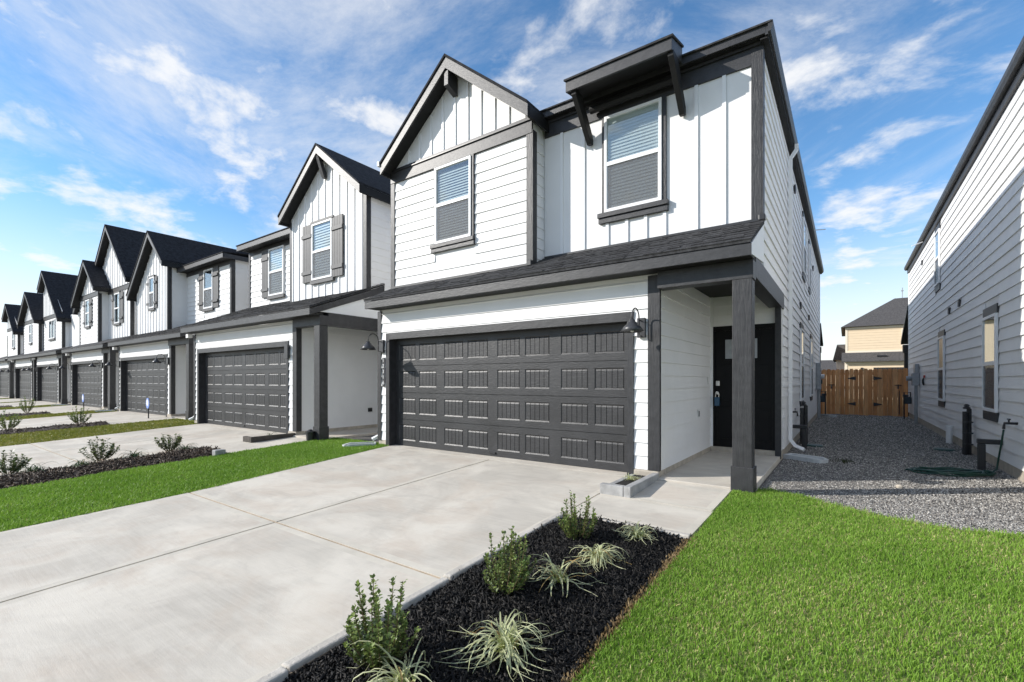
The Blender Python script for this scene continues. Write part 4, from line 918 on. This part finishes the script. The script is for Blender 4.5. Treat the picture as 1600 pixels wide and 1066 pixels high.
MB().add([(-13.8, TY-.35, 5.52), (-.3, TY-.35, 5.52), (-.3, TY+9.3, 5.52), (-13.8, TY+9.3, 5.52), (-9, TY+4.5, 8.0), (-5, TY+4.5, 8.0)], [(0, 1, 5, 4), (1, 2, 5), (2, 3, 4, 5), (3, 0, 4), (0, 3, 2, 1)]).build('roof', 'roofing_grey', bh)
sd2 = thing('pale_house', (1.4, 46, 0), 'narrow pale house side with grey roof left of the beige house', 'house')
MB().box(1.25, 1.9, 46, 52, -.2, 3.1).build('wall', 'white_trim', sd2); MB().add([(1.0, 45.6, 3.1), (1.95, 45.6, 3.1), (1.95, 52, 3.1), (1.0, 52, 3.1), (1.3, 47, 4.6), (1.95, 47, 4.6), (1.95, 51, 4.6), (1.3, 51, 4.6)], [(0, 1, 5, 4), (3, 0, 4, 7), (4, 5, 6, 7), (0, 3, 2, 1)]).build('roof', 'roofing_grey', sd2)
fr = thing('brown_house', (-.6, 72, 0), 'distant low brown roofed house just above the fence', 'house')
MB().box(-3.5, 1.6, 70, 76, -.2, 2.6).build('wall', 'tan', fr); MB().add([(-4, 69.6, 2.6), (2.0, 69.6, 2.6), (2.0, 76.4, 2.6), (-4, 76.4, 2.6), (-2, 73, 4.1), (.4, 73, 4.1)], [(0, 1, 5, 4), (1, 2, 5), (2, 3, 4, 5), (3, 0, 4), (0, 3, 2, 1)]).build('roof', 'roofing_grey', fr)
an = MB().tube([(5.8, 44.5, 7.4), (5.8, 44.5, 9.0)], .03, 6).box(5.72, 5.88, 44.46, 44.54, 8.7, 8.78).build('antenna', 'metal_grey'); tag(an, 'thin antenna mast rising behind the beige house roof', 'antenna')

# ------------------------------------------------------------------ lawns, gravel, mulch and plants
def blades(name, n, sampler, parent, hmin, hmax, cols, wid=.0042, zoff=-.012, dry=.12, seed=1):
    r = np.random.default_rng(seed); P = sampler(n, r); n = len(P)
    tuf = .5+.5*np.sin(P[:, 0]*7.3+2*np.sin(P[:, 1]*5.1))*np.sin(P[:, 1]*8.9+1.7*np.sin(P[:, 0]*6.2)); h = r.uniform(hmin, hmax, n)*(.6+.4*r.random(n)+.45*tuf); a = r.uniform(0, 2*np.pi, n); ln = r.uniform(.1, .9, n)*h
    la = r.uniform(0, 2*np.pi, n)
    c = np.array(cols); t = r.random(n)
    pat = .5+.5*np.sin(P[:, 0]*2.1+1.3*np.sin(P[:, 1]*1.7))*np.sin(P[:, 1]*2.6+1.1*np.sin(P[:, 0]*2.3))
    base = c[0]+(c[1]-c[0])*np.clip(.35*pat+.65*t, 0, 1)[:, None]
    d = r.random(n) < dry*(.4+1.2*pat); base[d] = c[2]*(.7+.6*r.random((d.sum(), 1))); h[d] *= .6
    dx, dy = np.cos(a)*wid*(.7+.6*r.random(n)), np.sin(a)*wid*(.7+.6*r.random(n))
    z0 = GZv(P[:, 1])+zoff
    V = np.zeros((n, 5, 3), np.float32)
    lx, ly = np.cos(la)*ln, np.sin(la)*ln
    V[:, 0] = np.c_[P[:, 0]-dx, P[:, 1]-dy, z0]; V[:, 1] = np.c_[P[:, 0]+dx, P[:, 1]+dy, z0]
    V[:, 2] = np.c_[P[:, 0]+lx*.35+dx*.8, P[:, 1]+ly*.35+dy*.8, z0+h*.62]; V[:, 3] = np.c_[P[:, 0]+lx*.35-dx*.8, P[:, 1]+ly*.35-dy*.8, z0+h*.62]
    V[:, 4] = np.c_[P[:, 0]+lx, P[:, 1]+ly, z0+h]
    i = np.arange(n)[:, None]*5
    F = np.concatenate([i+np.array([[0, 1, 2]]), i+np.array([[0, 2, 3]]), i+np.array([[3, 2, 4]])], 1).reshape(-1, 3)
    col = np.repeat(base[:, None, :], 5, 1)
    return np_mesh(name, V.reshape(-1, 3), F, 'grass_blade', parent, col.reshape(-1, 3), kind='stuff')
GREEN = [(.135, .27, .026), (.29, .455, .068), (.56, .50, .24)]
OLIVE = [(.15, .18, .025), (.28, .28, .055), (.38, .31, .12)]
def lawn(name, poly, lab, m='lawn_base'):
    o = sheet(name, m, poly, .08, None, lift=-.012); o['kind'] = 'structure'; o['label'] = lab; return o
# gravel edge of the near lawn
EDGE = [(1.12, .02), (1.25, .22), (1.5, .10), (1.87, -.12), (2.38, -.36), (2.80, -.44), (3.3, -.30), (4.2, -.1), (7.5, .3)]
def edge_y(x): return np.interp(x, [e[0] for e in EDGE], [e[1] for e in EDGE])
l1 = lawn('lawn', [(.905, -11.3), (9, -11.3), (9, .3)]+[e for e in EDGE[::-1]]+[(.915, -.13)], 'front lawn right of the mulch bed')
def samp1(n, r):
    x = .915+(r.random(n)**1.25)*2.9; y = -6.2+r.random(n)*6.5
    ok = y < edge_y(x)-.02+.05*r.standard_normal(n); ok &= ~((x < 1.15) & (y > -.14)); return np.c_[x, y][ok]
blades('grass_blades', 230000, samp1, l1, .017, .038, GREEN, .0024, dry=.24, seed=2)
def samp1b(n, r):
    x = 3.6+r.random(n)*4.5; y = -9+r.random(n)*9; x2 = .92+r.random(n)*3; y2 = -10.5+r.random(n)*4.4
    return np.concatenate([np.c_[x, y][y < edge_y(x)], np.c_[x2, y2]])
blades('grass_blades', 30000, samp1b, l1, .03, .055, GREEN, .006, seed=3)
for i in range(6):
    X0, Y0, w = HOUSES[i+1]; Xn_, Yn_, _ = HOUSES[i]
    xa, xb = X0+.90, Xn_-5.33
    lx = lambda y, xb=xb, Yn_=Yn_: xb+.45*min(1, max(0, (Yn_-y)/3.3))
    o = lawn('lawn', [(xa, -11.2), (xb+.45, -11.2), (lx(-3.3), -3.3), (lx(-1.5), -1.5), (xb, -.15), (xb-.05, .18), (xa, .18)], ['green lawn strip between the second and the nearest driveway', 'olive lawn strip beside the second driveway', 'olive lawn strip beside the third driveway', 'lawn strip beside the fourth driveway', 'lawn strip beside the fifth driveway', 'lawn strip beside the sixth driveway'][i])
    def smp(n, r, xa=xa, xb=xb, Yn_=Yn_):
        x = xa+r.random(n)*(xb+.48-xa); y = -7.5+r.random(n)*7.6
        lim = xb+.45*np.clip((Yn_-y)/3.3, 0, 1)+.015; return np.c_[x, y][x < lim]
    blades('grass_blades', [120000, 30000, 18000, 9000, 7000, 6000][i], smp, o, .02, .042, GREEN if i == 0 else OLIVE, [.0042, .010, .014, .02, .02, .02][i], seed=10+i, dry=.06 if i == 0 else .25)
    # gravel side yard behind the strip
    gs = bx('side_gravel', 'gravel_base', None, X0+w+.05, Xn_-5.66, .19, 14, -.2, -.03); gs['kind'] = 'structure'

# gravel passage
gv = MB(); E2 = [(1.10, .0)]+EDGE[1:]
gv.add([(1.05, 17.5, -.10), (9, 17.5, -.10), (9, .3, -.055)]+[(x, y-.03, -.05 if y > 0 else GZ(y)-.045) for x, y in EDGE[::-1]], [tuple(range(3+len(EDGE)))])
gvo = gv.build('gravel_bed', 'gravel_base'); gvo['kind'] = 'structure'
def stones(name, P, size, cols, m, parent, seed, flat=(1, 1, .7), elong=0., tilt=1.0, lift=.3):
    r = np.random.default_rng(seed); n = len(P)
    cube = np.array([(-1,-1,-1),(1,-1,-1),(1,1,-1),(-1,1,-1),(-1,-1,1),(1,-1,1),(1,1,1),(-1,1,1)], np.float32)
    F0_ = np.array([(0,2,1),(0,3,2),(4,5,6),(4,6,7),(0,1,5),(0,5,4),(1,2,6),(1,6,5),(2,3,7),(2,7,6),(3,0,4),(3,4,7)])
    B = cube[None]*(.55+.5*r.random((n, 8, 3))); B *= np.array(flat)*(.6+.8*r.random((n, 1, 3)))
    if elong: B[:, :, 0] *= (1+elong*r.random((n, 1)))
    B *= size[:, None, None]
    q = r.standard_normal((n, 4))*np.array([1, tilt, tilt, 1]); q /= np.linalg.norm(q, axis=1)[:, None]
    w, x, y, z = q.T
    Rm = np.stack([np.stack([1-2*(y*y+z*z), 2*(x*y-z*w), 2*(x*z+y*w)], -1), np.stack([2*(x*y+z*w), 1-2*(x*x+z*z), 2*(y*z-x*w)], -1), np.stack([2*(x*z-y*w), 2*(y*z+x*w), 1-2*(x*x+y*y)], -1)], 1)
    V = np.einsum('nij,nkj->nki', Rm, B)+P[:, None, :]; V[:, :, 2] += size[:, None]*lift
    F = (F0_[None]+np.arange(n)[:, None, None]*8).reshape(-1, 3)
    c = np.array(cols); k = r.integers(0, len(c), n); col = c[k]*(.75+.5*r.random((n, 1))); col = np.repeat(col[:, None], 8, 1).reshape(-1, 3)
    return np_mesh(name, V.reshape(-1, 3), F, m, parent, col, kind='stuff')
def gz(x, y): return np.where(y > .4, -.055-.045*np.clip((y-.4)/17, 0, 1), -.05+.043*np.minimum(y, 0))
r_ = np.random.default_rng(5)
n = 130000; x = 1.10+r_.random(n)*2.80; y = -.5+(r_.random(n)**2.0)*17
ok = (y > edge_y(x)-.05) & ~((x < 1.13) & (y < 3.2)); x, y = x[ok], y[ok]
GC = [(.36, .34, .31), (.26, .248, .228), (.16, .152, .142), (.52, .495, .455), (.075, .072, .068), (.30, .273, .24), (.20, .19, .176)]
stones('gravel', np.c_[x, y, gz(x, y)], r_.uniform(.0035, .0085, len(x))*(1+.07*np.maximum(y, 0)), GC, 'gravel_stone', gvo, 6, lift=.15)
n = 5000; x = 3.95+r_.random(n)*4; y = -.5+r_.random(n)*1.5; ok = y > edge_y(x); x, y = x[ok], y[ok]
stones('gravel', np.c_[x, y, gz(x, y)], r_.uniform(.01, .018, len(x)), GC, 'gravel_stone', gvo, 8, lift=.15)
tuft = blades('grass_tuft', 160, lambda n, r: np.c_[1.98+.09*r.standard_normal(n), 3.35+.10*r.standard_normal(n)], None, .03, .06, [(.03, .04, .015), (.05, .06, .02), (.05, .05, .03)], .005, -.07, seed=77); tuft['label'] = 'small dark weed tuft in the gravel'; tuft['kind'] = 'stuff'
for (x, y, lab) in ((2.53, 1.45, 'pinkish stone lying on the sunlit gravel'), (1.21, -.10, 'small pale stone at the foot of the porch post')):
    o = MB().lathe([(.01, -.02), (.035, -.01), (.04, .015), (.02, .03)], (x, y, -.045), 7).build('stone', 'concrete_base'); tag(o, lab, 'stone')

# mulch beds
def bed(X0, Y0, y_end, near, lab, brown=False):
    xa, xb, yt = X0-.35, X0+.90, Y0-1.86
    N = 14; mb = MB(); V = []; Fq = []
    ny = 40
    for j in range(ny+1):
        yy = yt+(y_end-yt)*j/ny
        for i in range(N+1):
            u = i/N; xx = xa+(xb-xa)*u+.02*math.sin(yy*3.1+u*5)*(u > .9)
            hgt = .028*math.sin(math.pi*u)+.014*math.sin(yy*4.3+u*9)*math.sin(yy*2.1-u*6) + (.05*math.sin(math.pi*u) if brown else 0)
            V.append((xx, yy, GZ(yy)-.028+hgt))
    for j in range(ny):
        for i in range(N): Fq.append((j*(N+1)+i, (j+1)*(N+1)+i, (j+1)*(N+1)+i+1, j*(N+1)+i+1))
    mb.add(V, Fq); b = mb.build('mulch_bed', 'soil' if not brown else 'mulch_brown', smooth=True); b['kind'] = 'structure'; b['label'] = lab
    r = np.random.default_rng(int(abs(X0)*10)+3); n = near
    u = r.random(n); y = yt+(y_end-yt)*r.random(n); x = xa+.02+(xb-xa-.03)*u
    z = GZv(y)-.024+.028*np.sin(np.pi*u)+.014*np.sin(y*4.3+u*9)*np.sin(y*2.1-u*6)+(.05*np.sin(np.pi*u) if brown else 0)
    cols = [(.009, .0083, .008), (.015, .0135, .0125), (.005, .0048, .0046), (.03, .027, .024)] if not brown else [(.045, .030, .020), (.08, .055, .038), (.14, .10, .07), (.025, .018, .013)]
    stones('mulch', np.c_[x, y, z], r.uniform(.0042, .0095, n)*(1.3 if brown else 1), cols, 'mulch', b, 5, flat=(2.2, .8, .3), elong=1.5, tilt=.5, lift=.5)
    return b
bed(0., 0., -6.3, 40000, 'black mulch bed along the nearest driveway')
bed(-8.33, -.2, -6.6, 7000, 'dark brown mulch bed along the second driveway', True)
bed(-17.13, .25, -6.6, 2500, 'mulch bed along the third driveway', True); bed(-25., .3, -6.6, 1500, 'mulch bed along the fourth driveway', True)
bed(-33.1, .3, -6.6, 800, 'mulch bed along the fifth driveway', True)
# dry rim between mulch and lawn
rim = blades('dry_grass', 2600, lambda n, r: np.c_[.90+.022*r.standard_normal(n), -6.2+r.random(n)*4.35], l1, .012, .03, [(.20, .13, .06), (.33, .24, .12), (.25, .17, .09)], .005, -.008, seed=41)
# concrete edging of the near bed
ed = thing('garden_edging', (-.36, -4, -.17), 'row of grey concrete edging stones between driveway and black mulch', 'edging')
yy = -1.90
for i, L in enumerate((1.18, .52, .62, .58, .60, .60, .60, .6)):
    x = -.385+.012*((i*7) % 3)+(.05 if i > 3 else 0)*.6; y0, y1 = yy-L, yy-.012; tz = .010+.007*((i*5) % 3); jig = .012*((i % 2)*2-1)
    mb = MB().add([(x-.035, y0, GZ(y0)-.06), (x+.045, y0+jig, GZ(y0)-.06), (x+.045+jig*.3, y1, GZ(y1)-.06), (x-.035, y1, GZ(y1)-.06), (x-.03, y0, GZ(y0)+tz), (x+.04, y0+jig, GZ(y0)+tz), (x+.04+jig*.3, y1, GZ(y1)+tz), (x-.03, y1, GZ(y1)+tz)],
        [(0,3,2,1),(4,5,6,7),(0,1,5,4),(1,2,6,5),(2,3,7,6),(3,0,4,7)]); mb.build('edging_stone', 'edging', ed, .012); yy -= L
for i in range(2):
    x0 = -.34+i*.62; bx('edging_stone', 'edging', ed, x0, x0+.61, -1.905, -1.842, -.16, -.062+.004*i, .01)
# timber planter at the garage corner
def planter(X0, Y0, lab, tm='timber_grey'):
    o = thing('planter_box', (X0-.15, Y0-.55, 0), lab, 'planter', 'low timber planters')
    z = GZ(Y0-.6); y0, y1 = Y0-1.03, Y0-.045; x0, x1 = X0-.36, X0+.02
    bx('timber', tm, o, x1-.085, x1, y0, y1, z-.05, z+.105, .008); bx('timber', tm, o, x0, x0+.07, y0+.09, y1, z-.05, z+.055, .008); bx('timber', tm, o, x0, x1-.09, y0+.003, y0+.085, z-.05, z+.10, .008)
    bx('soil', 'soil', o, x0+.07, x1-.086, y0+.086, y1, z-.04, z+.05)
    return o
planter(0, 0, 'low weathered timber planter at the right corner of the nearest garage'); planter(-8.33, -.2, 'low dark timber planter at the corner of the second garage', 'timber_dark')
bk = bx('edging_block', 'timber_grey', None, -7.52, -7.38, -2.30, -2.12, -.14, .0, .01); tag(bk, 'single grey block at the end of the second mulch bed', 'block')

def ribbon_plant(name, c, n, L, H, seed, label, cream=True, parent=None, wid=.006):
    """arching strap leaves: pale edges, green middle, yellow-green heart"""
    r = np.random.default_rng(seed); seg = 7; V = []; Fq = []; Cc = []
    for b in range(n):
        a = r.uniform(0, 2*np.pi); l = L*r.uniform(.55, 1.1); el = r.uniform(.35, 1.45); w = wid*r.uniform(.7, 1.15); dr = r.uniform(.7, 1.6)
        p = np.array([c[0]+.025*r.standard_normal(), c[1]+.025*r.standard_normal(), c[2]]); th = el; o = len(V); ax = np.array([np.cos(a), np.sin(a)]); sd_ = np.array([-np.sin(a), np.cos(a), 0])
        cur = r.normal(0, .12); dead = r.random() < .06
        for s in range(seg+1):
            t = s/seg; ww = w*(1-.85*t**2.2)*(.6+.4*min(1, t*5))
            for k in (-1, 0, 1):
                q = p+sd_*ww*k; q[2] -= .0025*(k == 0); V.append(q)
                if cream: cc = np.array((.70, .69, .47)) if k else np.array((.38, .43, .17))
                else: cc = np.array((.06, .12, .03))*(1 if k else .8)
                if cream and t < .25: cc = cc*(t/.25)+np.array((.42, .50, .08))*(1-t/.25)
                if dead: cc = np.array((.42, .30, .12))
                Cc.append(cc)
            st = l/seg; p = p+np.array([ax[0]*np.cos(th), ax[1]*np.cos(th), np.sin(th)])*st; th -= dr*(.28+.30*t); a += cur; ax = np.array([np.cos(a), np.sin(a)])
            if p[2] < c[2]+.012: p[2] = c[2]+.012+.004*r.random(); th = max(th, -.05)
        for s in range(seg):
            for k in (0, 1):
                i0 = o+s*3+k; Fq += [(i0, i0+1, i0+4), (i0, i0+4, i0+3)]
    base = parent or thing(name, tuple(c), label, 'plant', 'strap leaved border plants')
    np_mesh('leaves', np.array(V), np.array(Fq), 'strap_leaf' if cream else 'leaf', base, np.array(Cc), smooth=True)
    return base
def shrub(name, c, h, rad, stems, seed, label, leaf=.017, dense=26, group='small evergreen shrubs', droop=0., warm=0.):
    r = np.random.default_rng(seed); base = thing(name, tuple(c), label, 'shrub', group)
    st = MB(); V = []; Fq = []; Cc = []
    for s in range(stems):
        a = r.uniform(0, 2*np.pi); rr = rad*math.sqrt(r.random()); tip = np.array([c[0]+rr*np.cos(a), c[1]+rr*np.sin(a), c[2]+h*(1.05-.45*(rr/rad)**2)*r.uniform(.5, 1.12)])
        p0 = np.array([c[0]+.2*rr*np.cos(a), c[1]+.2*rr*np.sin(a), c[2]-.02]); mid = (p0+tip)/2+np.array([np.cos(a), np.sin(a), 0])*rad*.22
        path = [(1-t)**2*p0+2*t*(1-t)*mid+t*t*tip for t in np.linspace(0, 1, 7)]
        st.tube([tuple(p) for p in path], [.0045*(1-.6*t) for t in np.linspace(0, 1, 7)], 5)
        nl = int(dense*(.7+.6*r.random()))
        for k in range(nl):
            t = .18+.82*(k+r.random())/nl; p = (1-t)**2*p0+2*t*(1-t)*mid+t*t*tip; b = k*2.4+r.uniform(-.4, .4); up = (r.uniform(.25, 1.0) if group != 'round dark shrubs' else r.uniform(-.5, .8))*(1 if t < .95 else 1.6)
            d = np.array([np.cos(b)*np.cos(up), np.sin(b)*np.cos(up), np.sin(up)]); side = np.cross(d, [0, 0, 1]); side /= np.linalg.norm(side)+1e-6; nn = np.cross(side, d)
            L = leaf*r.uniform(.7, 1.35); w = L*.42; p = p+r.normal(0, .006, 3); o = len(V)
            V += [p, p+d*L*.5+side*w+nn*w*.35, p+d*L*1.05-nn*w*.1, p+d*L*.5-side*w+nn*w*.35, p+d*L*.5]
            Fq += [(o, o+1, o+4), (o, o+4, o+3), (o+4, o+1, o+2), (o+4, o+2, o+3)]
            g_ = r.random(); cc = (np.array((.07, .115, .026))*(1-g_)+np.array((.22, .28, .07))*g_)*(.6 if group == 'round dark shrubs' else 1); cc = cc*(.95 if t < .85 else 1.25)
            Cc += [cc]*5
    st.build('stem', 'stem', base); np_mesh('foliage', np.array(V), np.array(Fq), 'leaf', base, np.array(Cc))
    return base
shrub('boxwood_shrub', (.03, -4.50, -.20), .46, .20, 32, 1, 'largest upright green shrub at the bottom edge in black mulch', .024, 62)
shrub('boxwood_shrub', (.10, -3.52, -.16), .40, .21, 32, 2, 'middle green shrub beside the driveway edging in black mulch', .022, 60)
shrub('boxwood_shrub', (.10, -2.45, -.11), .40, .19, 28, 3, 'green shrub at the walkway end of the black mulch bed', .021, 60)
ribbon_plant('liriope', (.50, -4.06, -.155), 90, .38, .2, 4, 'largest pale strap leaved plant in the foreground mulch')
ribbon_plant('liriope', (.36, -3.22, -.125), 44, .36, .2, 5, 'sparse pale strap leaved plant beside the middle shrub')
ribbon_plant('liriope', (.43, -2.75, -.10), 80, .29, .2, 6, 'pale strap leaved plant second from the walkway')
ribbon_plant('liriope', (.52, -2.13, -.075), 80, .24, .2, 7, 'small pale strap leaved plant nearest the walkway')
ribbon_plant('liriope', (.28, -4.58, -.175), 50, .38, .2, 8, 'pale strap leaved plant cut off by the bottom edge')
ribbon_plant('liriope', (-.20, -.42, .035), 38, .20, .1, 9, 'pale strap leaved plant in the timber planter', wid=.005)
ribbon_plant('liriope', (-8.52, -.7, .02), 24, .2, .1, 19, 'dark grassy plant in the second timber planter', False)
SB = [(-8.78, -3.60, .34, .26), (-8.75, -2.56, .30, .24), (-8.78, -4.72, .30, .26)]
for i, (x, y, h, rad) in enumerate(SB): shrub('broadleaf_shrub', (x, y, GZ(y)+.03), h*1.1, rad*1.1, 22, 30+i, ['round dark shrub in the middle of the second mulch bed', 'round dark shrub at the house end of the second mulch bed', 'dark shrub at the left edge in the second mulch bed'][i], .042, 30, 'round dark shrubs')
for i, (x, y) in enumerate(((-8.38, -4.50), (-8.22, -3.95), (-8.50, -3.2), (-8.45, -2.42))): ribbon_plant('grass_clump', (x, y, GZ(y)+.02), 60, .36, .2, 50+i, ['dark grass clump at the left end of the second bed', 'dark grass clump below the middle round shrub', 'dark grass clump between the two round shrubs', 'dark grass clump beside the house end shrub'][i], False, None, .007)
for i, (x, y, h, lab) in enumerate(((-17.4, -2.1, .42, 'twiggy shrub in the third mulch bed'), (-17.7, -3.6, .42, 'twiggy shrub in the third bed at the left edge'), (-26.0, -2.0, .5, 'twiggy shrub in the fourth mulch bed'), (-25.5, -3.3, .45, 'twiggy shrub in the fourth bed at the left edge'))):
    shrub('young_shrub', (x, y, GZ(y)+.02), h*1.25, .30, 24, 70+i, lab, .045, 22, 'twiggy shrubs')
